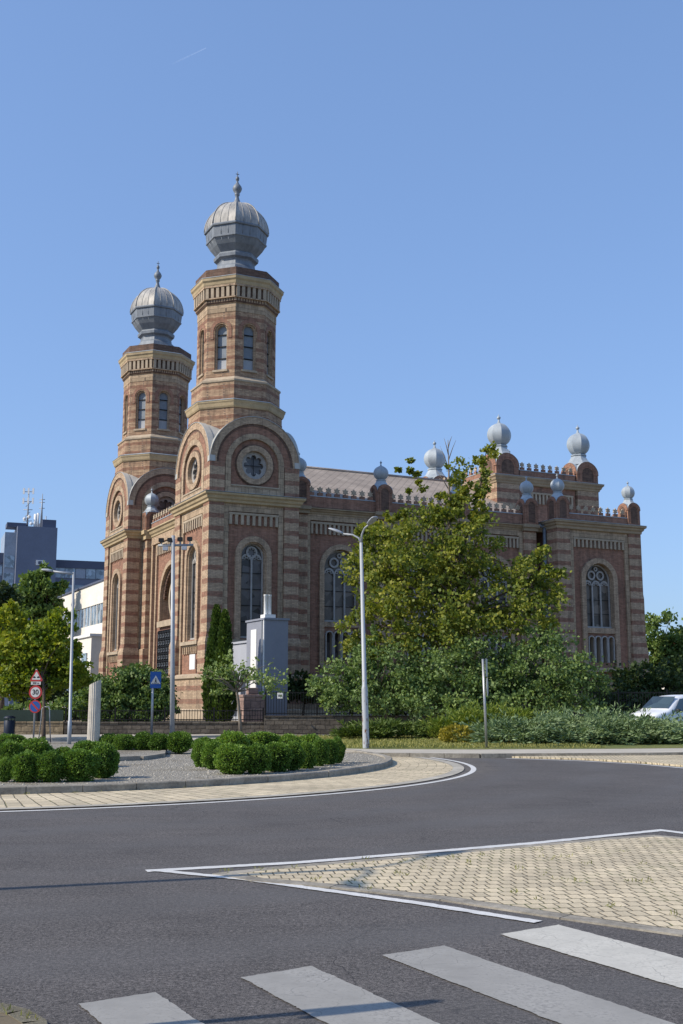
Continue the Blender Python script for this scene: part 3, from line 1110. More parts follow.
parapet("parapet", ft, 24.3, 29.1, 13.06, -0.10, tran)
parapet("parapet", frt, 1.1, 7.0, 13.06, -0.10, tran)
for cu in (23.82, 29.62):
    pinnacle("pinnacle", cu, 0.5, 1.0, 13.04, 14.05, 0.46, tran)
g = MB()
g.tube([(23.18, 1.18, 13.0), (23.18, 1.18, 1.0)], 0.11, M_LEAD, 8)
g.tube([(23.18, 1.18, 12.6), (22.7, 1.1, 12.75)], 0.09, M_LEAD, 8)
g.build("downpipe", tran)

# ---- taller crossing block with four big onions
BU0, BU1, BV0, BV1 = 22.95, 31.75, 6.15, 16.9
b = MB()
fb = Fr((0, BV0), (1, 0), (0, -1))
wall(b, fb, BU0 + 2.0, BU1 - 2.0, 13.0, 16.500, -0.15, M_PANEL)
for fr, n in ((Fr((BU0, BV1), (0, -1), (-1, 0)), BV1 - BV0), (Fr((BU1, BV0), (0, 1), (1, 0)), BV1 - BV0), (Fr((BU1, BV1), (-1, 0), (0, 1)), BU1 - BU0)):
    wall(b, fr, 1.9, n - 1.9, GZ - 0.3, 16.500, -0.15, M_PANEL)
for cu in (BU0 + 0.94, BU1 - 0.94):
    for cv in (BV0 + 0.94, BV1 - 0.94):
        b.rect_ring(cu - 0.94, cu + 0.94, cv - 0.94, cv + 0.94, [(GZ - 0.3, 0), (16.500, 0)], M_STRIPE)
b.poly([(BU0 + .1, BV0 + .1, 16.980), (BU1 - .1, BV0 + .1, 16.980), (BU1 - .1, BV1 - .1, 16.980), (BU0 + .1, BV1 - .1, 16.980)], M_TINROOF)
blk = b.build("crossing_block", syn)
q = MB()
frieze(q, fb, BU0 + 2.3, BU1 - 2.3, 15.200, 16.000, -0.15, 14, M_PANEL, M_STONE, 0.14, 0.1)
q.build("frieze", blk)
c = MB()
c.rect_ring(BU0, BU1, BV0, BV1, [(16.460, -0.02), (16.500, 0.06), (16.600, 0.08), (16.680, 0.16), (16.800, 0.2), (16.900, 0.3), (17.000, 0.3)], M_BEIGE)
c.rect_ring(BU0, BU1, BV0, BV1, [(17.004, 0.32), (17.030, 0.32), (17.070, 0.0)], M_ZINC)
c.build("cornice", blk)
parapet("parapet", fb, BU0 + 2.0, BU1 - 2.0, 17.070, -0.1, blk, 0.62, 0.44)
parapet("parapet", Fr((BU0, BV1), (0, -1), (-1, 0)), 2.0, BV1 - BV0 - 2.0, 17.070, -0.1, blk, 0.62, 0.44)
for cu in (BU0 + 0.94, BU1 - 0.94):
    for cv in (BV0 + 0.94, BV1 - 0.94):
        pinnacle("turret", cu, cv, 1.88, 16.96, 17.68, 0.86, blk, True)


# ================================================================== GROUND AND ROADS
def sheet(name, pts, z, m, kind='structure', thick=0.0):
    mb = MB()
    if thick:
        mb.poly([(x, y, z) for x, y in pts], m)
        n = len(pts)
        for i in range(n):
            a, c_ = pts[i], pts[(i + 1) % n]
            mb.poly([(a[0], a[1], z), (a[0], a[1], z - thick), (c_[0], c_[1], z - thick), (c_[0], c_[1], z)], m)
    else:
        mb.poly([(x, y, z) for x, y in pts], m)
    return tag(mb.build(name), kind=kind)


def asphalt():
    t = NT("asphalt")
    p = t.wpos()
    fine = t.noise(p, 42, 4, 0.85)
    grit = t.vor(p, 130, out='Distance')
    big = t.noise(p, 0.35, 5, 0.65)
    mid = t.noise(t.scale(p, (1.0, 2.2, 1)), 1.6, 4, 0.6)
    k = t.math('ADD', t.math('MULTIPLY', fine, 0.75), t.math('MULTIPLY', t.rng(grit, 0.1, 0.6), 0.30))
    kk = t.math('MULTIPLY', t.rng(k, 0.36, 0.80, 0.10, 2.0), t.rng(t.noise(p, 21, 3, 0.8), 0.3, 0.7, 0.62, 1.4))
    k2 = t.rng(t.math('ADD', t.math('MULTIPLY', big, 0.6), t.math('MULTIPLY', mid, 0.4)), 0.34, 0.66, 0.80, 1.22)
    stone = t.rng(t.noise(p, 90, 2, 0.5), 0.68, 0.74, 0, 1)
    # hairline cracks in a few places
    warp = t.new('ShaderNodeVectorMath', operation='ADD')
    t.l.new(p, warp.inputs[0])
    nz = t.new('ShaderNodeTexNoise')
    t.l.new(p, nz.inputs['Vector'])
    nz.inputs['Scale'].default_value = 2.5
    nz.inputs['Detail'].default_value = 5
    t.l.new(t.scale(nz.outputs['Color'], (0.5, 0.5, 0)), warp.inputs[1])
    cr = t.rng(t.vor(warp.outputs[0], 0.75, 'DISTANCE_TO_EDGE'), 0.0, 0.007, 1.0, 0.0)
    msk = t.rng(t.noise(p, 0.23, 2, 0.5), 0.44, 0.56)
    cr = t.math('MULTIPLY', cr, t.math('MULTIPLY', msk, 0.7))
    cc = t.new('ShaderNodeVectorMath', operation='SCALE')
    cc.inputs[0].default_value = (0.077, 0.070, 0.065)
    t.l.new(t.math('MULTIPLY', kk, k2), cc.inputs['Scale'])
    c = t.mix(t.math('MULTIPLY', stone, 0.5), cc.outputs[0], (0.20, 0.19, 0.18))
    c = t.mix(cr, c, (0.012, 0.012, 0.013))
    # paler wheel-polished bands running round the island, and dust towards the edges
    x, y, z = t.xyz(p)
    dx, dy = t.math('SUBTRACT', x, -9.4), t.math('SUBTRACT', y, 29.5)
    rr = t.math('SQRT', t.math('ADD', t.math('MULTIPLY', dx, dx), t.math('MULTIPLY', dy, dy)))
    rr = t.math('ADD', rr, t.math('MULTIPLY', t.math('SUBTRACT', t.noise(p, 0.5, 3), 0.5), 0.9))
    wv = t.math('SINE', t.math('MULTIPLY', rr, 3.3))
    pol = t.math('MULTIPLY', t.rng(wv, -0.3, 1.0), t.rng(t.noise(p, 0.18, 3), 0.35, 0.6, 0.08, 0.50))
    c = t.mix(pol, c, (0.105, 0.102, 0.10))
    dust = t.math('MULTIPLY', t.rng(rr, 12.9, 13.5, 0.45, 0.0), t.rng(t.noise(p, 3.0, 4), 0.35, 0.65))
    c = t.mix(dust, c, (0.17, 0.15, 0.12))
    oil = t.rng(t.noise(p, 0.9, 4, 0.6), 0.66, 0.74, 0.0, 0.45)
    c = t.mix(oil, c, (0.030, 0.029, 0.030))
    t.bump(k, 0.5, 0.006)
    return t.fin(c, 0.85)


def paint_mat(name, c, wear=0.5, crack=True):
    t = NT(name)
    p = t.wpos()
    f = t.noise(p, 38, 4, 0.75)
    n = t.noise(p, 2.2, 5, 0.65)
    w = t.rng(t.math('ADD', t.math('MULTIPLY', f, 0.6), t.math('MULTIPLY', n, 0.4)), 0.52, 0.72, 0.0, wear)
    k = t.rng(n, 0.3, 0.7, 0.8, 1.12)
    cc = t.new('ShaderNodeVectorMath', operation='SCALE')
    cc.inputs[0].default_value = c
    t.l.new(k, cc.inputs['Scale'])
    colr = t.mix(w, cc.outputs[0], (0.085, 0.083, 0.082))
    if crack:
        warp = t.new('ShaderNodeVectorMath', operation='ADD')
        t.l.new(p, warp.inputs[0])
        nz = t.new('ShaderNodeTexNoise')
        t.l.new(p, nz.inputs['Vector'])
        nz.inputs['Scale'].default_value = 4
        t.l.new(t.scale(nz.outputs['Color'], (0.22, 0.22, 0)), warp.inputs[1])
        cr = t.rng(t.vor(warp.outputs[0], 3.4, 'DISTANCE_TO_EDGE'), 0.0, 0.010, 0.55, 0.0)
        cr = t.math('MULTIPLY', cr, t.rng(t.noise(p, 1.1, 2), 0.40, 0.60))
        colr = t.mix(cr, colr, (0.06, 0.058, 0.055))
    t.bump(f, 0.25, 0.004)
    return t.fin(colr, 0.75)


M_ASPH = asphalt()
M_LINE = paint_mat("white_road_paint", (0.60, 0.595, 0.57), 0.75, False)
M_ZEB1 = paint_mat("worn_zebra_paint", (0.30, 0.29, 0.265), 0.75, True)
M_ZEB2 = paint_mat("cracked_zebra_paint", (0.50, 0.48, 0.42), 0.55, True)
M_CONC = plain("kerb_concrete", (0.27, 0.245, 0.20), 0.9, var=0.5, scale=2.2, bump=0.3)
M_PAVE = plain("pale_pavement", (0.42, 0.385, 0.32), 0.85, var=0.15, scale=0.8)
M_EDGE = plain("edging_slabs", (0.36, 0.335, 0.28), 0.9, var=0.4, scale=1.3)
M_STREET = plain("bleached_side_street", (0.17, 0.17, 0.17), 0.85, var=0.15, scale=0.8)
M_EARTH = plain("dry_earth", (0.16, 0.13, 0.085), 0.95, var=0.35, scale=2)


def pavers(name, polar=False, rot=0.0, bw=0.21, bh=0.115, centre=(0, 0)):
    t = NT(name)
    p = t.wpos()
    if polar:
        x, y, z = t.xyz(p)
        dx, dy = t.math('SUBTRACT', x, centre[0]), t.math('SUBTRACT', y, centre[1])
        ang = t.math('MULTIPLY', t.math('ARCTAN2', dy, dx), 11.6)
        rad = t.math('SQRT', t.math('ADD', t.math('MULTIPLY', dx, dx), t.math('MULTIPLY', dy, dy)))
        v = t.comb(rad, ang)
    else:
        m = t.new('ShaderNodeMapping')
        t.l.new(p, m.inputs['Vector'])
        m.inputs['Rotation'].default_value = (0, 0, rot)
        v = m.outputs[0]
    # slight waviness so rows are not ruled
    nz = t.new('ShaderNodeTexNoise')
    t.l.new(p, nz.inputs['Vector'])
    nz.inputs['Scale'].default_value = 1.1
    nz.inputs['Detail'].default_value = 3
    wv = t.new('ShaderNodeVectorMath', operation='ADD')
    t.l.new(v, wv.inputs[0])
    t.l.new(t.scale(nz.outputs['Color'], (0.06, 0.06, 0)), wv.inputs[1])
    # fine ripple gives the interlocking zig-zag edge
    rp = t.new('ShaderNodeTexNoise')
    t.l.new(p, rp.inputs['Vector'])
    rp.inputs['Scale'].default_value = 9
    wv2 = t.new('ShaderNodeVectorMath', operation='ADD')
    t.l.new(wv.outputs[0], wv2.inputs[0])
    t.l.new(t.scale(rp.outputs['Color'], (0.03, 0.03, 0)), wv2.inputs[1])
    b = t.new('ShaderNodeTexBrick')
    t.l.new(wv2.outputs[0], b.inputs['Vector'])
    b.inputs['Scale'].default_value = 1
    b.inputs['Brick Width'].default_value = bw
    b.inputs['Row Height'].default_value = bh
    b.inputs['Mortar Size'].default_value = 0.010 if not polar else 0.014
    b.inputs['Mortar Smooth'].default_value = 0.6
    b.inputs['Color1'].default_value = (0.60, 0.505, 0.345, 1)
    b.inputs['Color2'].default_value = (0.475, 0.405, 0.28, 1)
    b.inputs['Mortar'].default_value = (0.17, 0.14, 0.09, 1)
    n = t.noise(p, 0.9, 5, 0.65)
    g = t.noise(p, 30, 3, 0.7)
    k = t.math('MULTIPLY', t.rng(n, 0.33, 0.67, 0.78, 1.15), t.rng(g, 0.3, 0.7, 0.82, 1.14))
    cc = t.new('ShaderNodeVectorMath', operation='SCALE')
    t.l.new(b.outputs['Color'], cc.inputs[0])
    t.l.new(k, cc.inputs['Scale'])
    moss = t.math('MULTIPLY', b.outputs['Fac'], t.rng(t.noise(p, 1.6, 3), 0.50, 0.62))
    c = t.mix(t.math('MULTIPLY', moss, 0.7), cc.outputs[0], (0.10, 0.12, 0.03))
    t.bump(t.math('SUBTRACT', 1.0, b.outputs['Fac']), 0.8, 0.012)
    return t.fin(c, 0.88)


ICX, ICY = -9.45, 30.0
M_PAVERS = pavers("cream_pavers", False, R_(-8), 0.118, 0.20)
M_APRON = pavers("radial_pavers", True, centre=(ICX, ICY), bw=0.46, bh=0.23)


def lawn_mat():
    t = NT("dry_lawn")
    p = t.wpos()
    n = t.noise(p, 0.5, 5, 0.7)
    f = t.noise(p, 22, 4, 0.8)
    c = t.mix(t.rng(n, 0.35, 0.65), (0.12, 0.16, 0.04), (0.26, 0.24, 0.085))
    c = t.mix(t.rng(f, 0.35, 0.7), c, (0.10, 0.12, 0.03))
    t.bump(f, 0.8, 0.05)
    return t.fin(c, 0.95)


M_LAWN = lawn_mat()

ext = 4000
sheet("ground", [(-ext, -ext), (ext, -ext), (ext, ext), (-ext, ext)], -0.03, M_EARTH)
sheet("road", [(-70, -40), (70, -40), (70, 40), (-70, 47)], 0.0, M_ASPH)
sheet("side_street", [(-60, 41.5), (-9.0, 41.5), (-6.4, 46), (-3, 52), (-20, 150), (-60, 150)], 0.004, M_STREET)
sheet("pavement", [(-60, 46.6), (-9.0, 46.6), (-8.0, 49), (-3.2, 52.3), (-20, 51.5), (-60, 51.0)], 0.10, M_PAVE, thick=0.15)
# pavement and lawn on the right, front edge bending back on the left
edge = [(-6.4, 47.0), (-5.6, 42.0), (-4.2, 38.0), (-2.0, 35.2), (1.0, 33.55), (4, 33.0), (9, 33.6), (16, 35.2), (30, 38.5), (60, 44)]
back = [(60, 46.2), (30, 40.9), (16, 38.0), (9, 36.5), (4, 36.0), (1.0, 36.3), (-1.4, 37.4), (-3.0, 39.4), (-4.0, 42.6), (-4.6, 47.0)]
sheet("pavement", edge + back, 0.11, M_PAVE, thick=0.2)
mb = MB()
for (a, b_) in zip(edge[:-1], edge[1:]):
    A, B = Vector((*a, 0)), Vector((*b_, 0))
    dd = (B - A).normalized()
    nn = Vector((-dd.y, dd.x, 0))
    L_ = (B - A).length
    k = max(1, int(L_ / 1.0))
    for i in range(k):
        p, q = A + dd * (L_ * i / k + 0.006), A + dd * (L_ * (i + 1) / k - 0.006)
        mb.hexa([p - nn * 0.14 - Vector((0, 0, .1)), q - nn * 0.14 - Vector((0, 0, .1)), q - nn * 0.002 - Vector((0, 0, .1)), p - nn * 0.002 - Vector((0, 0, .1)),
                 p - nn * 0.14 + Vector((0, 0, .125)), q - nn * 0.14 + Vector((0, 0, .125)), q - nn * 0.002 + Vector((0, 0, .125)), p - nn * 0.002 + Vector((0, 0, .125))], M_CONC)
tag(mb.build("kerb"), kind='structure')
sheet("lawn", back[::-1][:1] + [(-4.6, 47.0)] + back[::-1][1:] + [(60, 60), (20, 48.5), (6, 48.0), (-3.4, 48.6)], 0.12, M_LAWN, thick=0.2)
sheet("pavement", [(-3.4, 48.6), (6, 48.0), (20, 48.5), (60, 60), (60, 66), (22, 51.5), (-3.3, 51.6)], 0.10, M_PAVE, thick=0.2)
# raised yard around the synagogue
sheet("yard", [(-3.6, 52.6), (24, 51.9), (60, 66), (90, 140), (-45, 140), (-30, 75), (-20.5, 52.2)], GZ, M_EARTH)


# ---- central island of the roundabout
def ring_sheet(name, cx, cy, r0, r1, z, m, a0=0.0, a1=2 * PI, n=160):
    mb = MB()
    for i in range(n):
        a, b_ = a0 + (a1 - a0) * i / n, a0 + (a1 - a0) * (i + 1) / n
        mb.poly([(cx + r0 * math.cos(a), cy + r0 * math.sin(a), z), (cx + r1 * math.cos(a), cy + r1 * math.sin(a), z),
                 (cx + r1 * math.cos(b_), cy + r1 * math.sin(b_), z), (cx + r0 * math.cos(b_), cy + r0 * math.sin(b_), z)], m)
    return tag(mb.build(name), kind='structure')


def kerb_ring(name, cx, cy, r0, r1, z0, z1, m, seg=1.0):
    mb = MB()
    n = int(2 * PI * r1 / seg)
    for i in range(n):
        a, b_ = 2 * PI * (i + 0.007) / n, 2 * PI * (i + 0.993) / n
        zz = z1 + rnd.uniform(-0.006, 0.006)
        ch = 0.02
        ro, ri = r1 + rnd.uniform(-0.008, 0.008), r0
        P = lambda r, t, z: (cx + r * math.cos(t), cy + r * math.sin(t), z)
        rows = [(ri, z0), (ri, zz - ch), (ri + ch, zz), (ro - ch, zz), (ro, zz - ch), (ro, z0)]
        vs = [P(r, a, z) for r, z in rows] + [P(r, b_, z) for r, z in rows]
        k = len(rows)
        fs = [(j, j + 1, k + j + 1, k + j) for j in range(k - 1)] + [tuple(range(k))[::-1], tuple(range(k, 2 * k))]
        mb.mesh(vs, fs, m)
    return tag(mb.build(name), kind='structure')


WCX, WCY, WR = -9.32, 29.05, 12.66
ring_sheet("road_line", WCX, WCY, WR - 0.13, WR, 0.006, M_LINE, n=220)
ring_sheet("island_apron", WCX, WCY, 0.5, WR - 0.56, 0.010, M_APRON)
KCX, KCY, KR = -9.5, 30.4, 10.85
# flush concrete edging between apron and road, following the white line
ring_sheet("apron_edging", WCX, WCY, WR - 0.56, WR - 0.29, 0.016, M_EDGE, n=200)
mbs = MB()
kerb_ring("island_kerb", KCX, KCY, KR - 0.20, KR, -0.05, 0.145, M_CONC, 1.0)


def gravel_mat():
    t = NT("pale_gravel")
    p = t.wpos()
    v = t.vor(p, 24, out='Color')
    d_ = t.vor(p, 24)
    s_ = t.xyz(v)[0]
    big = t.noise(p, 0.6, 4, 0.6)
    c = t.mix(s_, (0.31, 0.285, 0.235), (0.52, 0.485, 0.41))
    c = t.mix(t.rng(d_, 0.25, 0.6, 0, 0.7), c, (0.10, 0.09, 0.07))
    c = t.mix(t.rng(big, 0.54, 0.66, 0, 0.6), c, (0.15, 0.125, 0.085))
    t.bump(t.math('SUBTRACT', 1.0, d_), 0.9, 0.03)
    return t.fin(c, 0.9)


M_GRAVEL = gravel_mat()
ring_sheet("gravel_bed", KCX, KCY, 0.01, KR - 0.2, 0.10, M_GRAVEL)
# stones lying loose on the bed
st = MB()
M_PEB = plain("pebble", (0.38, 0.35, 0.29), 0.9, var=0.4, scale=6)
for i in range(2600):
    a = rnd.uniform(-2.6, 0.5)
    rr = (KR - 0.3) * math.sqrt(rnd.uniform(0.15, 1))
    x, y = KCX + rr * math.cos(a), KCY + rr * math.sin(a)
    s_ = rnd.uniform(0.014, 0.04) * (1.8 if rnd.random() < 0.03 else 1)
    vs = [(x + s_ * rnd.uniform(.6, 1) * q[0], y + s_ * rnd.uniform(.6, 1) * q[1], 0.10 + s_ * .55 * q[2]) for q in ((1, 0, 0), (0, 1, 0), (-1, 0, 0), (0, -1, 0), (0.2, 0.1, 1))]
    st.mesh(vs, [(0, 1, 4), (1, 2, 4), (2, 3, 4), (3, 0, 4)], M_PEB)
tag(st.build("loose_gravel"), "loose pale stones scattered over the gravel bed of the roundabout", "gravel", kind='stuff')

# low paved terrace round the column
tb = MB()
tp = [gnd(100, 757, .22), gnd(150, 758.5, .22), gnd(172, 757.5, .22), gnd(176, 754.5, .22), gnd(150, 752, .22), gnd(84, 752, .22)]
tp = [(-9.6, 29.6), (-6.2, 29.2), (-5.3, 29.8), (-5.0, 31.4), (-5.6, 35.6), (-9.9, 35.8)]
sheet("island_terrace", tp, 0.20, M_GRAVEL)
for i in range(len(tp)):
    A, B = Vector((*tp[i], 0)), Vector((*tp[(i + 1) % len(tp)], 0))
    dd = (B - A).normalized()
    nn = Vector((dd.y, -dd.x, 0))
    L_ = (B - A).length
    k = max(1, int(L_ / 0.9))
    for j in range(k):
        p, q = A + dd * (L_ * j / k + 0.008), A + dd * (L_ * (j + 1) / k - 0.008)
        up, dn = Vector((0, 0, .205 + rnd.uniform(-.01, .01))), Vector((0, 0, .05))
        tb.hexa([p + dn, q + dn, q + nn * .14 + dn, p + nn * .14 + dn, p + up, q + up, q + nn * .14 + up, p + nn * .14 + up], M_CONC)
tag(tb.build("terrace_kerb"), kind='structure')

# ---- triangular splitter island in front
def ln(name, pts, w, z, m):
    """painted strip along a polyline, w = width to the left of travel"""
    mb = MB()
    P0 = [Vector((x, y, 0)) for x, y in pts]
    P = []
    for a_, b_ in zip(P0[:-1], P0[1:]):
        k = max(1, int((b_ - a_).length / 0.06))
        P += [a_.lerp(b_, i / k) for i in range(k)]
    P.append(P0[-1])
    offs = []
    for i, p in enumerate(P):
        d0 = (P[i] - P[i - 1]).normalized() if i > 0 else (P[1] - P[0]).normalized()
        d1 = (P[i + 1] - P[i]).normalized() if i < len(P) - 1 else d0
        n0, n1 = Vector((-d0.y, d0.x, 0)), Vector((-d1.y, d1.x, 0))
        nn = (n0 + n1).normalized()
        offs.append(p + nn * ((w + rnd.gauss(0, 0.005)) / max(0.5, nn.dot(n0))))
    P = [p + Vector((rnd.gauss(0, 0.003), rnd.gauss(0, 0.005), 0)) for p in P]
    for i in range(len(P) - 1):
        mb.poly([(P[i].x, P[i].y, z), (P[i + 1].x, P[i + 1].y, z), (offs[i + 1].x, offs[i + 1].y, z), (offs[i].x, offs[i].y, z)], m)
    return tag(mb.build(name), kind='structure')


def G2(px, py):
    g = gnd(px, py)
    return (g.x, g.y)


tip = G2(148, 870)
ln("road_line", [G2(148, 872.5), G2(300, 864), G2(420, 854.2), G2(540, 844), G2(640, 833.8), G2(662, 831.5), (6.2, 11.2)], 0.15, 0.006, M_LINE)
ln("road_line", [G2(534, 924), G2(418, 905.5), G2(330, 893), G2(240, 880.5), G2(150, 871.5)][::1], -0.115, 0.0085, M_LINE)
isl = [G2(212, 875), G2(252, 882), G2(330, 888.5), G2(440, 901), G2(560, 919.5), G2(683, 937), (3.6, 6.7), (7.5, 4.0), (7.2, 9.6), (4.9, 13.25), G2(655, 836), G2(600, 839.5), G2(400, 857.5), G2(280, 867.5)]
cI = (2.8, 11.0)
inn = []
for i, (x, y) in enumerate(isl):
    A, P_, B = Vector(isl[i - 1]), Vector((x, y)), Vector(isl[(i + 1) % len(isl)])
    d0, d1 = (P_ - A).normalized(), (B - P_).normalized()
    n0, n1 = Vector((-d0.y, d0.x)), Vector((-d1.y, d1.x))
    nn = (n0 + n1).normalized()
    q = P_ + nn * min(0.25, 0.16 / max(0.4, nn.dot(n0)))
    inn.append((q.x, q.y))
mb = MB()
for i in range(len(isl)):
    j = (i + 1) % len(isl)
    A, B, C_, D_ = Vector((*isl[i], 0)), Vector((*isl[j], 0)), Vector((*inn[j], 0)), Vector((*inn[i], 0))
    L_ = (B - A).length
    k = max(1, int(L_ / 0.8))
    for q in range(k):
        t0, t1 = q / k + 0.004, (q + 1) / k - 0.004
        a, b_, c_, d_ = A.lerp(B, t0), A.lerp(B, t1), D_.lerp(C_, t1), D_.lerp(C_, t0)
        lo, hi = Vector((0, 0, -.05)), Vector((0, 0, .014 + rnd.uniform(-.002, .002)))
        mb.hexa([a + lo, b_ + lo, c_ + lo, d_ + lo, a + hi, b_ + hi, c_ + hi, d_ + hi], M_CONC)
tag(mb.build("splitter_kerb"), kind='structure')
sheet("splitter_island", inn, 0.016, M_PAVERS)

# second splitter island farther right
isl2 = [G2(512, 758), G2(560, 757.2), G2(620, 756.2), G2(683, 754.5), (14, 36.0), (14, 31.0), (9.6, 30.2), G2(683, 767), G2(640, 763.5), G2(580, 760)]
sheet("splitter_island", isl2, 0.05, M_PAVERS, thick=0.1)
ln("road_line", [G2(505, 758.6), G2(580, 761.2), G2(640, 764.6), G2(683, 768.5)], 0.14, 0.006, M_LINE)

# kerb corner at the near left
M_OLDKERB = plain("mossy_kerb", (0.15, 0.135, 0.095), 0.95, var=0.5, scale=7, bump=0.5)
cp_ = [gnd(-140, 996), gnd(-60, 1000), gnd(0, 1009), gnd(28, 1016), gnd(46, 1027), gnd(56, 1060), gnd(55, 1150)]
cpp = [(p.x, p.y) for p in cp_]
sheet("verge", cpp + [(-2.2, 3.0), (-4.5, 3.0), (-6.0, 6.2)], 0.03, M_EARTH, thick=0.1)
mb = MB()
for A, B in zip(cp_[:-1], cp_[1:]):
    dd = (B - A).normalized()
    nn = Vector((dd.y, -dd.x, 0))
    mb.hexa([A + dd * .004 - Vector((0, 0, .05)), B - dd * .004 - Vector((0, 0, .05)), B - dd * .004 + nn * .12 - Vector((0, 0, .05)), A + dd * .004 + nn * .12 - Vector((0, 0, .05)),
             A + dd * .004 + Vector((0, 0, .035)), B - dd * .004 + Vector((0, 0, .035)), B - dd * .004 + nn * .12 + Vector((0, 0, .035)), A + dd * .004 + nn * .12 + Vector((0, 0, .035))], M_OLDKERB)
tag(mb.build("kerb"), kind='structure')
# zebra
for (a, b_, m) in (((77.5, 1004.8), (155.5, 993.3), M_ZEB1), ((240, 978.5), (311, 967), M_ZEB1), ((381, 956), (444, 946.5), M_ZEB1), ((500, 935), (559, 925.5), M_ZEB2)):
    A, B = gnd(*a), gnd(*b_)
    dd = Vector((0.483, -0.876, 0))
    mb = MB()
    N = 10
    e0, e1 = dd * 4.2, dd * 4.2
    cs_ = [Vector((A.x, A.y, 0)), Vector((A.x + e0.x, A.y + e0.y, 0)), Vector((B.x + e1.x, B.y + e1.y, 0)), Vector((B.x, B.y, 0))]
    ring_ = []
    for i in range(4):
        p, q = cs_[i], cs_[(i + 1) % 4]
        k = int((q - p).length / 0.02)
        drift = 0.0
        for j in range(k):
            drift = drift * 0.8 + rnd.gauss(0, 0.0022)
            nn = Vector((-(q - p).y, (q - p).x, 0)).normalized()
            w_ = p.lerp(q, j / k) + nn * (drift + abs(rnd.gauss(0, 0.0025)))
            ring_.append((w_.x, w_.y, 0.007))
    mb.poly(ring_, m)
    tag(mb.build("zebra_stripe"), kind='structure')


# ================================================================== FOLIAGE
def leaf_mat(name, cols, trans=0.3, rough=0.55):
    t = NT(name)
    rp = t.new('ShaderNodeValToRGB')
    g = t.new('ShaderNodeNewGeometry')
    n = t.noise(g.outputs['Position'], 0.7, 2, 0.5)
    k = t.math('ADD', t.math('MULTIPLY', g.outputs['Random Per Island'], 0.6), t.math('MULTIPLY', t.rng(n, 0.3, 0.7), 0.4), clamp=True)
    oi = t.new('ShaderNodeObjectInfo')
    k = t.math('ADD', k, t.math('MULTIPLY', t.math('SUBTRACT', oi.outputs['Random'], 0.5), 0.22), clamp=True)
    t.l.new(k, rp.inputs[0])
    els = rp.color_ramp.elements
    while len(els) < len(cols):
        els.new(0.5)
    for i, c in enumerate(cols):
        els[i].position = i / (len(cols) - 1)
        els[i].color = (*c, 1)
    t.l.new(rp.outputs[0], t.b.inputs['Base Color'])
    t.b.inputs['Roughness'].default_value = rough
    t.b.inputs['Specular IOR Level'].default_value = 0.25
    tl = t.new('ShaderNodeBsdfTranslucent')
    sc_ = t.new('ShaderNodeVectorMath', operation='MULTIPLY')
    t.l.new(rp.outputs[0], sc_.inputs[0])
    sc_.inputs[1].default_value = (1.5, 1.5, 0.7)
    t.l.new(sc_.outputs[0], tl.inputs[0])
    mx = t.new('ShaderNodeMixShader')
    mx.inputs[0].default_value = trans
    t.l.new(t.b.outputs[0], mx.inputs[1])
    t.l.new(tl.outputs[0], mx.inputs[2])
    t.l.new(mx.outputs[0], t.out.inputs['Surface'])
    return t.m


L_PLANE = leaf_mat("plane_leaves", [(0.055, 0.093, 0.020), (0.119, 0.162, 0.028), (0.211, 0.234, 0.037), (0.347, 0.335, 0.058)], 0.30)
L_SHRUB = leaf_mat("shrub_leaves", [(0.067, 0.113, 0.040), (0.124, 0.191, 0.058), (0.202, 0.281, 0.089), (0.281, 0.336, 0.134)], 0.25)
L_MAPLE = leaf_mat("maple_leaves", [(0.056, 0.102, 0.015), (0.130, 0.195, 0.022), (0.241, 0.278, 0.027), (0.370, 0.370, 0.037)], 0.35)
L_DARK = leaf_mat("dark_leaves", [(0.020, 0.036, 0.014), (0.037, 0.064, 0.021), (0.061, 0.094, 0.029), (0.089, 0.122, 0.037)], 0.2)
L_MID = leaf_mat("mid_leaves", [(0.049, 0.092, 0.028), (0.097, 0.158, 0.043), (0.150, 0.222, 0.058), (0.212, 0.270, 0.077)], 0.25)
L_BOX = leaf_mat("boxwood_leaves", [(0.050, 0.101, 0.017), (0.101, 0.187, 0.029), (0.163, 0.270, 0.041), (0.266, 0.379, 0.058)], 0.2)
L_JUN = leaf_mat("juniper_needles", [(0.064, 0.105, 0.046), (0.140, 0.205, 0.092), (0.235, 0.305, 0.150), (0.34, 0.42, 0.225)], 0.15)
L_YEL = leaf_mat("golden_juniper_needles", [(0.065, 0.109, 0.018), (0.122, 0.181, 0.026), (0.193, 0.239, 0.036), (0.270, 0.290, 0.050)], 0.2)
L_GRJ = leaf_mat("green_juniper_needles", [(0.048, 0.078, 0.017), (0.090, 0.138, 0.029), (0.144, 0.198, 0.042), (0.204, 0.252, 0.060)], 0.2)
L_GOLD = leaf_mat("yellow_shrub_leaves", [(0.172, 0.157, 0.022), (0.286, 0.243, 0.031), (0.400, 0.329, 0.043)], 0.25)
L_CYP = leaf_mat("thuja_leaves", [(0.021, 0.046, 0.009), (0.046, 0.085, 0.014), (0.076, 0.126, 0.020), (0.122, 0.177, 0.027)], 0.15)
L_GRASS = leaf_mat("grass_blades", [(0.15, 0.165, 0.045), (0.25, 0.25, 0.075), (0.38, 0.34, 0.13)], 0.25)
M_BARK = plain("bark", (0.10, 0.075, 0.055), 0.9, var=0.4, scale=6, bump=0.5)
M_PALEBARK = plain("pale_bark", (0.20, 0.17, 0.135), 0.9, var=0.35, scale=6, bump=0.5)
M_CORE = plain("bush_shade", (0.010, 0.016, 0.005), 1.0, var=0.3, scale=3)


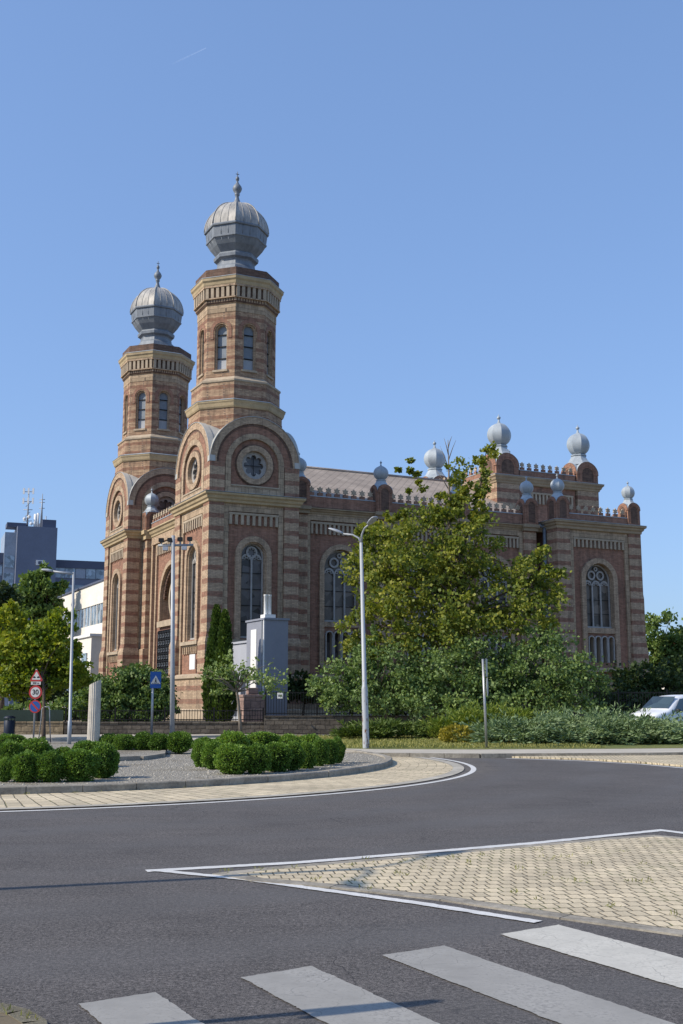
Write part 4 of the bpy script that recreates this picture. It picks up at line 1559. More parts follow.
def quads_mesh(name, P, A, B, m, parent=None):
    """P leaf bases, A long axes, B half-width axes (numpy n x 3): one rhombus leaf each"""
    n = len(P)
    V = np.empty((n, 4, 3), np.float32)
    V[:, 0] = P
    V[:, 1] = P + A * 0.5 + B
    V[:, 2] = P + A
    V[:, 3] = P + A * 0.5 - B
    me = bpy.data.meshes.new(name)
    me.vertices.add(n * 4)
    me.vertices.foreach_set('co', V.reshape(-1))
    me.loops.add(n * 4)
    me.loops.foreach_set('vertex_index', np.arange(n * 4, dtype=np.int32))
    me.polygons.add(n)
    me.polygons.foreach_set('loop_start', np.arange(0, n * 4, 4, dtype=np.int32))
    me.polygons.foreach_set('loop_total', np.full(n, 4, np.int32))
    me.materials.append(m)
    me.update(calc_edges=True)
    me.validate()
    o = bpy.data.objects.new(name, me)
    col.objects.link(o)
    if parent is not None:
        o.parent = parent
    return o


def unit(a):
    return a / np.maximum(np.linalg.norm(a, axis=1, keepdims=True), 1e-6)


def leaves(rs, pts, out, size, wid=0.42, spread=1.0, droop=0.0, up=0.0):
    n = len(pts)
    A = unit(out + rs.normal(0, spread, (n, 3)) + np.array([0, 0, up - droop]))
    N = unit(np.cross(A, rs.normal(0, 1, (n, 3))))
    s = size * rs.uniform(0.6, 1.35, (n, 1))
    return pts, A * s, N * s * wid


def crown_pts(rs, blobs, n, clump=0.24, per=70, inner=0.35):
    """leaf positions gathered into clumps over the blobs (x, y, z, rx, ry, rz)"""
    W = np.array([b[3] * b[5] + b[4] * b[5] + b[3] * b[4] for b in blobs])
    cnt = np.maximum(1, (W / W.sum() * n / per)).astype(int)
    PP, OO, CC = [], [], []
    for b, k in zip(blobs, cnt):
        c = np.array(b[:3])
        rr = np.array(b[3:6])
        d_ = unit(rs.normal(0, 1, (k, 3)))
        d_[:, 2] = np.where(d_[:, 2] < -0.5, d_[:, 2] * 0.5, d_[:, 2])
        rad = np.where(rs.uniform(0, 1, (k, 1)) < inner, rs.uniform(0.25, 0.8, (k, 1)), rs.uniform(0.78, 1.10, (k, 1)))
        cen = c + d_ * rr * rad
        cr = clump * rr.mean() * rs.uniform(0.6, 1.35, (k, 1))
        for i in range(k):
            m = int(per * rs.uniform(0.6, 1.4))
            off = rs.normal(0, 0.5, (m, 3)) * cr[i]
            off[:, 2] *= 0.7
            PP.append(cen[i] + off)
            OO.append(np.repeat(d_[i:i + 1], m, 0) * 0.5 + unit(off) * 0.5)
        CC.append(cen)
    return np.concatenate(PP), np.concatenate(OO), np.concatenate(CC)


def make_tree(name, label, cat, base, blobs, n, size, lm, seed, trunk_r=0.2, clump=0.24, per=70, bark=None, group=None, limbs=14, inner=0.35, lean=(0, 0), spread=1.0, droop=0.1, wid=0.42, top=None):
    rs = np.random.RandomState(seed)
    base = Vector(base)
    root = empty(name, base, 0, label, cat, group)
    bl = [(b[0] - base.x, b[1] - base.y, b[2] - base.z, b[3], b[4], b[5]) for b in blobs]
    P, O, C = crown_pts(rs, bl, n, clump, per, inner)
    keep = P[:, 2] > 0.12
    P, O = P[keep], O[keep]
    quads_mesh("crown", *leaves(rs, P, O, size, wid, spread, droop), lm, root)
    mb = MB()
    bark = bark or M_BARK
    zc = np.mean([b[2] for b in bl])
    cx, cy = np.mean([b[0] for b in bl]), np.mean([b[1] for b in bl])
    tp = Vector((cx * 0.6, cy * 0.6, zc if top is None else top))
    k = 6
    pts, rad = [], []
    for i in range(k):
        t = i / (k - 1)
        pts.append(Vector((tp.x * t ** 1.6 + math.sin(t * 5 + seed) * 0.04 * tp.z * t * 0.5, tp.y * t ** 1.6, tp.z * t - 0.15 * (1 - t))))
        rad.append(trunk_r * (1.25 if i == 0 else 1) * (1 - 0.62 * t))
    mb.tube(pts, rad, bark, 9)
    idx = rs.permutation(len(C))[:limbs]
    for i in idx:
        e_ = Vector(C[i])
        t = min(0.95, max(0.3, 0.35 + 0.5 * (e_.z / max(tp.z * 1.5, 0.1))))
        j = t * (k - 1)
        j0 = min(int(j), k - 2)
        s_ = pts[j0].lerp(pts[j0 + 1], j - j0)
        mid = s_.lerp(e_, 0.5) + Vector((rs.normal(0, .12), rs.normal(0, .12), rs.uniform(0, .35))) * (e_ - s_).length * 0.3
        mb.tube([s_, mid, e_], [trunk_r * 0.42 * (1 - 0.4 * t), trunk_r * 0.22, trunk_r * 0.06], bark, 6)
    mb.build("trunk", root)
    return root


def bl(px, py, Y, wpx, hpx, dy=None):
    """crown lobe given by where it is seen and how big it looks at depth Y"""
    c = at(px, py, Y)
    k = math.hypot(Y, 0) / F_PX
    rx, rz = wpx * k / 2, hpx * k / 2
    return (c.x, c.y, c.z, rx, dy or (rx + rz) / 2, rz)


# big plane tree before the nave
Yp = 55.0
make_tree("plane_tree", "tall yellow green plane tree covering the middle of the brick nave", "tree", (at(470, 700, Yp).x, Yp, GZ),
          [bl(400, 585, Yp - 1, 96, 120), bl(374, 562, Yp, 52, 84), bl(430, 560, Yp, 100, 110), bl(462, 554, Yp, 72, 100), bl(465, 488, Yp + .5, 46, 60),
           bl(485, 462, Yp + .5, 28, 42), bl(480, 512, Yp, 30, 50), bl(536, 590, Yp, 56, 76), bl(510, 610, Yp - 1, 90, 100), bl(450, 625, Yp - 1.2, 120, 90), bl(385, 640, Yp - 1, 90, 70), bl(404, 470, Yp, 32, 18), bl(420, 488, Yp, 24, 24), bl(456, 502, Yp, 30, 40), bl(362, 532, Yp, 28, 28), bl(425, 520, Yp, 60, 30), bl(540, 566, Yp, 34, 36), bl(390, 530, Yp, 54, 34), bl(447, 508, Yp, 30, 34)],
          32000, 0.18, L_PLANE, 3, 0.26, 0.185, 60, limbs=34, inner=0.30, top=9.0)
# bare dead top beside it
dt = MB()
p0 = at(449, 600, Yp + 1)
dt.tube([p0, at(450, 540, Yp + 1), at(449, 480, Yp + 1), at(448, 440, Yp + 1)], [0.10, 0.08, 0.05, 0.015], M_PALEBARK, 6)
for (a, b_) in (((449, 470), (440, 446)), ((448.5, 460), (456, 440)), ((448.4, 455), (444, 438)), ((449, 480), (458, 462)), ((449, 490), (436, 470)), ((449.5, 505), (462, 488)), ((448, 448), (452, 436))):
    A, B = at(*a, Yp + 1), at(*b_, Yp + 1)
    dt.tube([A, A.lerp(B, .5) + Vector((0, 0, .06)), B], [0.03, 0.02, 0.006], M_PALEBARK, 5)
dt.tube([at(470, 690, Yp), at(455, 640, Yp + .6), p0], [0.22, 0.16, 0.10], M_PALEBARK, 7)
o = dt.build("bare_trunk")
tag(o, "bare dead trunk with thin twigs rising out of the plane tree crown", "dead tree")

Ys = 50.0
make_tree("leafy_shrub", "broad grey green shrub spreading behind the double armed street lamp", "shrub", (at(388, 700, Ys).x, Ys + 1.4, GZ),
          [bl(345, 685, Ys + 2.2, 70, 44), bl(330, 696, Ys + 2.2, 46, 30), bl(385, 675, Ys + 2.2, 90, 60), bl(415, 690, Ys + 2.2, 70, 46), bl(368, 662, Ys + 2.4, 40, 34), bl(372, 645, Ys + 2.4, 8, 36), bl(360, 704, Ys + 1.6, 80, 26), bl(410, 706, Ys + 1.4, 90, 30)], 13000, 0.145, L_SHRUB, 5, 0.1, 0.22, 36, spread=0.9, droop=0.25)
make_tree("leafy_shrub", "middle leafy shrub standing under the plane tree behind the yellow bush", "shrub", (at(462, 700, Ys).x, Ys + 1.6, GZ),
          [bl(445, 668, Ys + 2.2, 84, 66), bl(480, 672, Ys + 2.2, 76, 70), bl(462, 694, Ys + 2.0, 110, 40), bl(428, 690, Ys + 2.2, 60, 44), bl(445, 708, Ys + 1.3, 80, 28), bl(485, 708, Ys + 1.3, 80, 28)], 13000, 0.145, L_SHRUB, 6, 0.1, 0.22, 36, spread=0.9, droop=0.25)
make_tree("leafy_shrub", "tallest leafy shrub standing before the transept window with the blue green junipers in front", "shrub", (at(545, 700, Ys).x, Ys + 1.6, GZ),
          [bl(545, 668, Ys + 2.2, 96, 70), bl(515, 680, Ys + 2.2, 70, 56), bl(575, 680, Ys + 2.2, 64, 50), bl(545, 696, Ys + 2.0, 120, 36), bl(538, 644, Ys + 2.3, 50, 30), bl(592, 676, Ys + 2.2, 30, 30), bl(530, 708, Ys + 1.3, 90, 26), bl(575, 706, Ys + 1.4, 60, 26)], 14000, 0.145, L_SHRUB, 7, 0.1, 0.22, 36, spread=0.9, droop=0.25)
make_tree("dark_shrub", "dark evergreen shrub against the foot of the nave beside the grey annex", "shrub", (at(302, 700, 56).x, 57, GZ),
          [bl(300, 690, 57, 34, 34), bl(318, 694, 57, 30, 28)], 3000, 0.16, L_DARK, 8, 0.08, 0.3, 30)
make_tree("dark_tree", "dark shaded tree at the right foot of the transept behind the white van", "tree", (at(640, 700, 60).x, 60, GZ),
          [bl(625, 690, 60, 50, 44), bl(650, 688, 60, 60, 50), bl(685, 685, 60, 50, 56), bl(612, 704, 58, 40, 30), bl(660, 708, 58, 70, 30)], 9000, 0.2, L_DARK, 9, 0.12, 0.25, 36)
make_tree("bright_tree", "sunlit green tree beyond the right corner of the transept", "tree", (at(664, 700, 95).x, 95, 0),
          [bl(660, 640, 95, 44, 50), bl(680, 650, 95, 44, 50), bl(655, 668, 95, 34, 50), bl(700, 655, 95, 40, 60), bl(675, 672, 95, 50, 40)], 9000, 0.30, L_MID, 10, 0.2, 0.22, 40)

# left: maple by the street, dark trees behind it
Ym = 46.6
make_tree("street_maple", "young yellow green maple with dark slim trunk behind the round traffic signs", "tree", (at(43.5, 742, 45.0).x, 45.0, 0.0),
          [bl(30, 650, Ym, 64, 54, 1.2), bl(52, 648, Ym, 50, 60, 1.2), bl(8, 640, Ym + .3, 40, 60, 1.2), bl(40, 675, Ym, 84, 44, 1.2), bl(72, 672, Ym, 36, 46, 1.1), bl(20, 686, Ym, 60, 34, 1.2), bl(60, 625, Ym, 30, 32), bl(10, 618, Ym, 26, 26)],
          19000, 0.155, L_MAPLE, 12, 0.085, 0.22, 45, limbs=18)
make_tree("dark_tree", "rounded dark green tree standing before the blue grey office tower", "tree", (at(45, 700, 100).x, 100, 0),
          [bl(36, 600, 100, 34, 56), bl(31, 588, 100, 22, 30), bl(45, 574, 100, 12, 24), bl(48, 604, 100, 24, 40), bl(60, 588, 100, 10, 18), bl(36, 630, 100, 44, 50)], 9000, 0.36, L_MID, 13, 0.25, 0.22, 40)
make_tree("dark_tree", "almost black tree at the left edge below the office windows", "tree", (at(2, 700, 90).x, 90, 0),
          [bl(0, 600, 90, 34, 40), bl(-14, 610, 90, 40, 60), bl(4, 628, 90, 30, 40)], 4500, 0.34, L_DARK, 14, 0.25, 0.25, 40)
make_tree("weeping_shrub", "big drooping dark green shrub covering the foot of the far tower", "shrub", (at(122, 720, 56).x, 56, GZ),
          [bl(120, 692, 55.5, 60, 54), bl(145, 692, 55.2, 48, 52), bl(98, 700, 55.5, 44, 44), bl(140, 675, 55.5, 36, 24), bl(160, 700, 55, 26, 40), bl(105, 714, 55, 50, 26), bl(135, 714, 54.8, 56, 26), bl(160, 712, 54.6, 36, 28)], 20000, 0.15, L_MID, 15, 0.1, 0.22, 50, droop=0.9, spread=0.6)
make_tree("low_shrub", "low light green shrub behind the dark fence near the street maple", "shrub", (at(62, 710, 60).x, 60, 0.3),
          [bl(60, 712, 60, 50, 24), bl(30, 712, 60, 30, 20), bl(80, 708, 60, 24, 24), bl(15, 714, 60, 24, 14)], 3500, 0.18, L_MID, 16, 0.05, 0.3, 36)
make_tree("garden_tree", "green garden tree closing the street behind the street maple", "tree", (at(20, 700, 75).x, 75, 0),
          [bl(10, 670, 75, 60, 60), bl(50, 690, 75, 60, 40), bl(85, 700, 75, 40, 36), bl(-20, 660, 75, 60, 60)], 8000, 0.26, L_DARK, 17, 0.2, 0.25, 40)

# small sparse tree before the wall
sp = empty("young_tree", (at(240, 735, 49.6).x, 49.6, 0.1), 0, "thin young tree with sparse leaves in front of the grey annex", "tree")
rs = np.random.RandomState(21)
bls = [bl(210, 676, 49.6, 30, 14), bl(232, 672, 49.6, 46, 30), bl(258, 676, 49.6, 44, 34), bl(272, 690, 49.6, 30, 20), bl(222, 690, 49.6, 26, 16), bl(228, 655, 49.6, 12, 14), bl(284, 680, 49.6, 12, 10)]
P, O, C = crown_pts(rs, [(b[0] - sp.location.x, b[1] - 49.6, b[2] - 0.1, b[3], b[4], b[5]) for b in bls], 1250, 0.4, 14, 0.6)
quads_mesh("crown", *leaves(rs, P, O, 0.14, 0.42, 1.0, 0.2), L_SHRUB, sp)
mb = MB()
T = lambda px, py: at(px, py, 49.6) - sp.location
mb.tube([T(241, 738), T(240, 720), T(238, 700), T(236.5, 690), T(238, 678)], [0.09, 0.075, 0.065, 0.055, 0.03], M_PALEBARK, 8)
for i in rs.permutation(len(C))[:26]:
    e_ = Vector(C[i])
    s_ = T(236.8, 692) if rs.rand() < .6 else T(238, 682)
    mb.tube([s_, s_.lerp(e_, .5) + Vector((0, 0, .12)), e_], [0.035, 0.02, 0.007], M_PALEBARK, 5)
mb.build("trunk", sp)

# two slim thujas
def thuja(label, x, y, h, r, seed):
    rs = np.random.RandomState(seed)
    root = empty("thuja", (x, y, GZ), 0, label, "conifer", "slim thujas beside the grey annex")
    n = int(5200 * h / 5)
    t = rs.uniform(0, 1, n) ** 0.85
    prof = r * (1 - t) ** 0.62 * (0.55 + 0.45 * np.minimum(1, t * 6))
    a = rs.uniform(0, 2 * PI, n)
    lob = 1 + 0.16 * np.sin(a * 3 + t * 9) + rs.normal(0, 0.07, n)
    P = np.stack([np.cos(a) * prof * lob, np.sin(a) * prof * lob, t * h], 1)
    O = np.stack([np.cos(a) * 0.5, np.sin(a) * 0.5, np.full(n, 0.9)], 1)
    quads_mesh("crown", *leaves(rs, P, O, 0.17, 0.30, 0.28), L_CYP, root)
    mb = MB()
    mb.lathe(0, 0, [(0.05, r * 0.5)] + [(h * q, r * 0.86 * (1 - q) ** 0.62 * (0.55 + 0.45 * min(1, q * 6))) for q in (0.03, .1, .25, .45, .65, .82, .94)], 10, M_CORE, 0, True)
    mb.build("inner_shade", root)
    mb = MB()
    mb.tube([(0, 0, -0.1), (0, 0, h * .5)], [0.09, 0.03], M_BARK, 8)
    mb.build("trunk", root)


c1, c2 = at(215, 700, 55.0), at(223.5, 700, 54.6)
thuja("taller left one of two slim thujas before the near tower", c1.x, 55.0, at(215, 607, 55).z - GZ, 0.60, 31)
thuja("shorter right one of two slim thujas before the near tower", c2.x, 54.6, at(223, 612, 54.6).z - GZ, 0.56, 32)

# clipped boxwood balls: four shared ball meshes, each bush its own object
def box_mesh(seed):
    rs = np.random.RandomState(seed)
    n = 6500
    d_ = unit(rs.normal(0, 1, (n, 3)))
    lump = 1 + 0.09 * np.sin(d_[:, 0] * 5 + seed) * np.sin(d_[:, 1] * 4 + 2 * seed) + 0.08 * np.sin(d_[:, 2] * 6 + seed * 3 + d_[:, 0] * 3) + 0.05 * np.sin(d_[:, 1] * 11 + seed * 5) * np.sin(d_[:, 0] * 9 + d_[:, 2] * 8)
    rad = lump * rs.uniform(0.80, 1.0, n) * np.where(rs.uniform(0, 1, n) < 0.03, 1.12, 1.0)
    P = d_ * rad[:, None]
    o = quads_mesh("crown", *leaves(rs, P, d_ * 0.9, 0.125, 0.34, 0.6, 0.0, 0.25), L_BOX)
    me = o.data
    bpy.data.objects.remove(o)
    return me


BOXES = [box_mesh(s) for s in (1, 2, 3, 4)]
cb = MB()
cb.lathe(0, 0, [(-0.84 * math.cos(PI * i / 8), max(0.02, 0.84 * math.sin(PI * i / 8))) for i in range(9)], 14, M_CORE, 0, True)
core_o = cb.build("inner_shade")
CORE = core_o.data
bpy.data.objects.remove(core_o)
nbox = [0]


def boxwood(px, pyb, wpx, hpx, label, group, zg=0.10):
    g = gnd(px, pyb, zg)
    k = g.y / F_PX
    rx, rz = wpx * k / 2, hpx * k / 2
    root = empty("boxwood_ball", (g.x, g.y + rx, zg), 0, label, "boxwood", group)
    i = nbox[0]
    nbox[0] += 1
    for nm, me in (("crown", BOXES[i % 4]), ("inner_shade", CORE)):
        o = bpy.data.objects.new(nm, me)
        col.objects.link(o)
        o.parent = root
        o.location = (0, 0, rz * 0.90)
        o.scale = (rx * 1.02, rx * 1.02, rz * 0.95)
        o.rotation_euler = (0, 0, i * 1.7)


gA, gB, gC = "boxwood balls left of the fluted column", "row of boxwood balls behind the gravel bed", "boxwood balls in the big clump on the island"
for row in (
    (2, 782.5, 16, 24, "boxwood ball cut by the left picture edge in the front row"),
    (22, 783, 30, 32, "boxwood ball second from the left picture edge in the front row"),
    (46, 783, 27, 31, "narrow upright boxwood ball third from the left picture edge in the front row"),
    (73, 782.5, 37, 34, "widest boxwood ball of the front row below the fluted column"),
    (100, 779, 29, 35, "boxwood ball at the right end of the left clump nearest the column"),
    (5, 770, 24, 30, "boxwood ball at the left edge in the second row"),
    (30, 769, 34, 30, "boxwood ball in the second row below the round traffic signs"),
    (84, 768, 34, 28, "boxwood ball in the second row right below the fluted column base"),
    (60, 768, 24, 20, "small boxwood ball half hidden in the second row below the grey pole"),
    (4, 752, 32, 18, "lone boxwood ball at the left edge farthest back from the front row"),
):
    boxwood(*row, gA)
for i, row in enumerate((
    (107, 752, 19, 18), (122, 752.5, 22, 19), (141, 752.5, 21, 20), (157, 752.8, 20, 20), (177, 753, 27, 21))):
    boxwood(*row, ["boxwood ball half behind the fluted column in the back row", "boxwood ball second from the column in the back row",
                   "middle boxwood ball of the back row left of the blue sign", "boxwood ball below the blue crossing sign in the back row",
                   "largest boxwood ball at the right end of the back row by the tall lamp"][i], gB, 0.14)
for row in (
    (231, 775, 35, 32, "largest front boxwood ball at the near left corner of the big clump"),
    (212, 770, 24, 28, "boxwood ball second from left in the big clump front"),
    (200, 767.5, 18, 28, "boxwood ball at the far left end of the big clump"),
    (255, 774.5, 28, 30, "low front boxwood ball right of the largest one in the big clump"),
    (276, 772.5, 29, 31, "boxwood ball third from the front corner in the big clump"),
    (292, 771, 22, 29, "boxwood ball in the middle of the big clump front row"),
    (306, 769, 19, 28, "boxwood ball fourth from the right end of the big clump"),
    (319, 766.5, 18, 28, "boxwood ball third from the right end of the big clump"),
    (329, 765, 17, 27, "boxwood ball second from the right end of the big clump"),
    (337, 763.5, 15, 26, "last boxwood ball at the right end of the big clump"),
    (203, 757, 24, 20, "rear left boxwood ball of the big clump near the tall lamp"),
    (230, 758, 34, 26, "rear boxwood ball of the big clump in front of the young tree"),
    (261, 757, 36, 26, "rear boxwood ball of the big clump below the pink stone pier"),
    (288, 757, 26, 22, "rear boxwood ball of the big clump right of the annex"),
    (310, 756, 26, 22, "rear boxwood ball of the big clump before the retaining wall"),
):
    boxwood(*row, gC)

# spreading junipers on the lawn
def spray_bed(name, label, cat, blobs, n, size, lm, seed, kind=None, up=0.35, wid=0.10):
    rs = np.random.RandomState(seed)
    P_, A_, B_ = [], [], []
    W = np.array([b[2] * b[3] for b in blobs])
    cnt = (W / W.sum() * n / 26).astype(int) + 1
    for b_, k in zip(blobs, cnt):
        x, y, rx, ry, h = b_
        for _ in range(k):
            a = rs.uniform(0, 2 * PI)
            q = math.sqrt(rs.uniform(0, 1))
            bx, by = x + rx * q * math.cos(a), y + ry * q * math.sin(a)
            bz = 0.1 + h * math.sqrt(max(0, 1 - q * q)) * rs.uniform(0.55, 1.0)
            d_ = np.array([math.cos(a) * 0.8 + rs.normal(0, .5), math.sin(a) * 0.8 + rs.normal(0, .5), up + rs.uniform(-.1, .3)])
            d_ /= np.linalg.norm(d_)
            L_ = size * rs.uniform(0.7, 1.5)
            t = rs.uniform(0, 1, (26, 1))
            side = rs.normal(0, 1, (26, 3))
            p = np.array([bx, by, bz]) + d_ * t * L_ + side * np.array([0.07, 0.07, 0.03]) * (1 - t * 0.6)
            p[:, 2] -= 0.10 * (t[:, 0] ** 2) * L_
            A = unit(d_ + side * np.array([0.55, 0.55, 0.16])) * (0.20 * rs.uniform(.7, 1.3, (26, 1)))
            N = unit(np.cross(A, rs.normal(0, 1, (26, 3)))) * 0.20 * wid * 1.7
            P_.append(p)
            A_.append(A)
            B_.append(N)
    o = quads_mesh(name, np.concatenate(P_), np.concatenate(A_), np.concatenate(B_), lm)
    return tag(o, label, cat, kind=kind)


jb = [(5.9, 41.2, 1.1, 1, 0.63), (7, 41.5, 1.6, 1.5, 0.81), (8.8, 42, 1.8, 1.7, 0.90), (10.8, 42.3, 1.8, 1.7, 0.75), (12.8, 42.6, 1.7, 1.6, 0.40), (14.8, 43.2, 1.8, 1.7, 0.36),
      (17, 44, 2, 1.6, 0.36), (8, 40.4, 1.5, 0.9, 0.50), (10.2, 40.7, 1.6, 0.9, 0.54), (12.2, 41.2, 1.6, 0.9, 0.36), (6.2, 40.2, 1.2, 0.7, 0.45), (14, 41.8, 1.5, 0.9, 0.36), (9.5, 43.4, 2.2, 1.2, 0.90), (12, 44, 1.6, 1.2, 0.45)]
spray_bed("juniper_bed", "carpet of blue green spreading juniper on the lawn before the white van", "juniper", jb, 90000, 0.80, L_JUN, 41, 'stuff', up=0.05, wid=0.075)
spray_bed("juniper", "low bright green juniper beside the foot of the double armed lamp", "juniper", [(1.35, 44.6, 1.0, .7, .55), (2.1, 44.8, 1.0, .7, .6), (0.75, 44.4, .7, .6, .4)], 9000, 0.42, L_GRJ, 42, up=0.3, wid=0.065)
spray_bed("dark_juniper", "dark low evergreen between the bright juniper and the golden one", "juniper", [(3.2, 45.6, .9, .6, .6)], 2500, 0.35, L_DARK, 45)
spray_bed("golden_juniper", "yellow green feathery juniper just left of the grey sign post", "juniper", [(4.9, 44.6, .9, .8, .8), (5.6, 44.9, 1.0, .8, 1.0), (6.6, 45.2, 1.2, .8, 1.0), (4.2, 44.4, .7, .6, .5)], 11000, 0.55, L_YEL, 43, up=0.8, wid=0.065)
rs = np.random.RandomState(44)
d_ = unit(rs.normal(0, 1, (1500, 3)))
P = d_ * np.array([.62, .5, .36]) * rs.uniform(.75, 1, (1500, 1)) + np.array([4.10, 40.6, 0.40])
tag(quads_mesh("yellow_bush", *leaves(rs, P, d_, 0.09, 0.4, 0.7), L_GOLD), "small golden yellow bush at the left end of the blue green junipers", "shrub")

# grass blades and weeds
rs = np.random.RandomState(51)
n = 26000
X = rs.uniform(-4.0, 8.5, n)
Y = rs.uniform(36.6, 48.3, n)
lb = lambda x: np.interp(x, [-4.0, -3.0, -1.4, 1.0, 4, 9], [42.6, 39.4, 37.4, 36.3, 36.0, 36.5])
keep = Y > lb(X) + 0.05
X, Y = X[keep], Y[keep]
P = np.stack([X, Y, np.full(len(X), 0.12)], 1)
O = np.tile(np.array([[0, 0, 1.0]]), (len(X), 1))
tag(quads_mesh("grass", *leaves(rs, P, O, 0.09, 0.16, 0.4), L_GRASS), "short sun dried grass of the lawn beside the lamp post", "grass", kind='stuff')
rs = np.random.RandomState(52)
W = []
for i in range(60):
    r_ = rs.rand()
    if r_ < 0.55:      # joints of the splitter island
        u_, v_ = rs.uniform(0, 1), rs.uniform(0, 1)
        a = np.array(isl[0]) * (1 - u_) + np.array(isl[10]) * u_
        b_ = np.array(isl[0]) * (1 - u_) + np.array(isl[5]) * u_
        q = a * (1 - v_) + b_ * v_
        z = 0.028
    elif r_ < 0.8:
        a = rs.uniform(-1.7, 0.25)
        q = np.array([KCX + (KR + .05) * math.cos(a), KCY + (KR + .05) * math.sin(a)])
        z = 0.01
    else:
        a = rs.uniform(-1.9, 0.3)
        rr = KR - 0.4 - rs.rand() * 2.2
        q = np.array([KCX + rr * math.cos(a), KCY + rr * math.sin(a)])
        z = 0.10
    m = rs.randint(4, 14)
    for _ in range(m):
        W.append([q[0] + rs.normal(0, .03), q[1] + rs.normal(0, .03), z])
for _ in range(50):
    q = cp_[2].lerp(cp_[4], rs.rand()) + Vector((-0.08 * rs.rand() - 0.02, rs.normal(0, .03), 0))
    W.append([q.x, q.y, 0.02])
P = np.array(W)
O = np.tile(np.array([[0, 0, 0.9]]), (len(P), 1))
tag(quads_mesh("weeds", *leaves(rs, P, O, 0.040, 0.10, 0.6), L_GRASS), "small weeds sprouting from the joints of the cream paving", "weeds", kind='stuff')


# ================================================================== WALLS AND FENCES
def stone_wall_mat(name, c1, c2, mort, bw, bh):
    t = NT(name)
    p = t.wpos()
    x, y, z = t.xyz(p)
    v = t.comb(t.math('ADD', x, t.math('MULTIPLY', y, 0.3)), z)
    nz = t.new('ShaderNodeTexNoise')
    t.l.new(p, nz.inputs['Vector'])
    nz.inputs['Scale'].default_value = 2.2
    w = t.new('ShaderNodeVectorMath', operation='ADD')
    t.l.new(v, w.inputs[0])
    t.l.new(t.scale(nz.outputs['Color'], (0.12, 0.10, 0)), w.inputs[1])
    b_ = t.new('ShaderNodeTexBrick')
    t.l.new(w.outputs[0], b_.inputs['Vector'])
    b_.inputs['Scale'].default_value = 1
    b_.inputs['Brick Width'].default_value = bw
    b_.inputs['Row Height'].default_value = bh
    b_.inputs['Mortar Size'].default_value = 0.014
    b_.inputs['Color1'].default_value = (*c1, 1)
    b_.inputs['Color2'].default_value = (*c2, 1)
    b_.inputs['Mortar'].default_value = (*mort, 1)
    n = t.rng(t.noise(p, 3, 5, 0.7), 0.32, 0.68, 0.6, 1.25)
    cc = t.new('ShaderNodeVectorMath', operation='SCALE')
    t.l.new(b_.outputs['Color'], cc.inputs[0])
    t.l.new(n, cc.inputs['Scale'])
    t.bump(t.math('SUBTRACT', t.noise(p, 8, 3), b_.outputs['Fac']), 0.7, 0.03)
    return t.fin(cc.outputs[0], 0.9)


M_WALL = stone_wall_mat("grey_wall_stone", (0.15, 0.13, 0.105), (0.085, 0.072, 0.06), (0.05, 0.042, 0.035), 0.42, 0.19)  # stone tone darkened: shade of the trees is put into the colour
M_RUBBLE = stone_wall_mat("tan_rubble_stone", (0.32, 0.25, 0.16), (0.20, 0.155, 0.10), (0.10, 0.08, 0.055), 0.5, 0.26)


def run_wall(name, label, pts, h, th, m, zb=-0.1, cap=0.06):
    mb = MB()
    for a, b_ in zip(pts[:-1], pts[1:]):
        A, B = Vector((*a, 0)), Vector((*b_, 0))
        dd = (B - A).normalized()
        nn = Vector((-dd.y, dd.x, 0))
        def bx(o0, o1, z0, z1):
            mb.hexa([A + nn * o0 + Vector((0, 0, z0)), B + nn * o0 + Vector((0, 0, z0)), B + nn * o1 + Vector((0, 0, z0)), A + nn * o1 + Vector((0, 0, z0)),
                     A + nn * o0 + Vector((0, 0, z1)), B + nn * o0 + Vector((0, 0, z1)), B + nn * o1 + Vector((0, 0, z1)), A + nn * o1 + Vector((0, 0, z1))], m)
        bx(0, th, zb, h)
        bx(-0.04, th + 0.04, h + 0.003, h + cap)
    o = mb.build(name)
    return tag(o, label, "wall")


run_wall("retaining_wall", "grey coursed stone retaining wall below the grey annex and the shrubs", [(-3.55, 52.0), (6, 51.9), (24, 51.9)], 0.88, 0.4, M_WALL)
run_wall("retaining_wall", "lower grey stone wall running under the near tower and blue crossing sign", [(-12.7, 52.05), (-3.56, 52.25)], 0.60, 0.4, M_WALL)
run_wall("rubble_wall", "tan rubble stone wall along the side street behind the round traffic signs", [(-40, 58), (-20, 52.2), (-12.75, 52.05)], 0.62, 0.4, M_RUBBLE)


def iron_fence(name, label, pts, z0, z1, pitch=0.125, post=2.2):
    root = empty(name, (*pts[0], z0), 0, label, "fence")
    off = Vector((pts[0][0], pts[0][1], z0))
    ra, ba = MB(), MB()
    for a, b_ in zip(pts[:-1], pts[1:]):
        A, B = Vector((*a, 0)), Vector((*b_, 0))
        L_ = (B - A).length
        dd = (B - A) / L_
        nn = Vector((-dd.y, dd.x, 0))
        for zr in (z0 + 0.10, z1 - 0.08):
            c_ = (A + B) / 2 - off
            ra.obox(c_, dd, nn, L_ / 2, 0.02, zr - z0 - 0.02, zr - z0 + 0.02, M_IRON)
        k = int(L_ / pitch)
        for i in range(k + 1):
            c_ = A + dd * (L_ * i / k) - off
            ba.obox(c_, dd, nn, 0.011, 0.011, 0.02, z1 - z0 - 0.02, M_IRON)
        k = max(1, int(L_ / post))
        for i in range(k + 1):
            c_ = A + dd * (L_ * i / k) - off
            pm = MB()
            pm.obox(c_, dd, nn, 0.035, 0.035, -0.02, z1 - z0 + 0.04, M_IRON)
            pm.lathe(c_.x, c_.y, [(z1 - z0 + 0.04, 0.05), (z1 - z0 + 0.09, 0.0)], 4, M_IRON, PI / 4)
            pm.build("post", root)
    ra.build("rail", root)
    ba.build("bars", root)
    return root


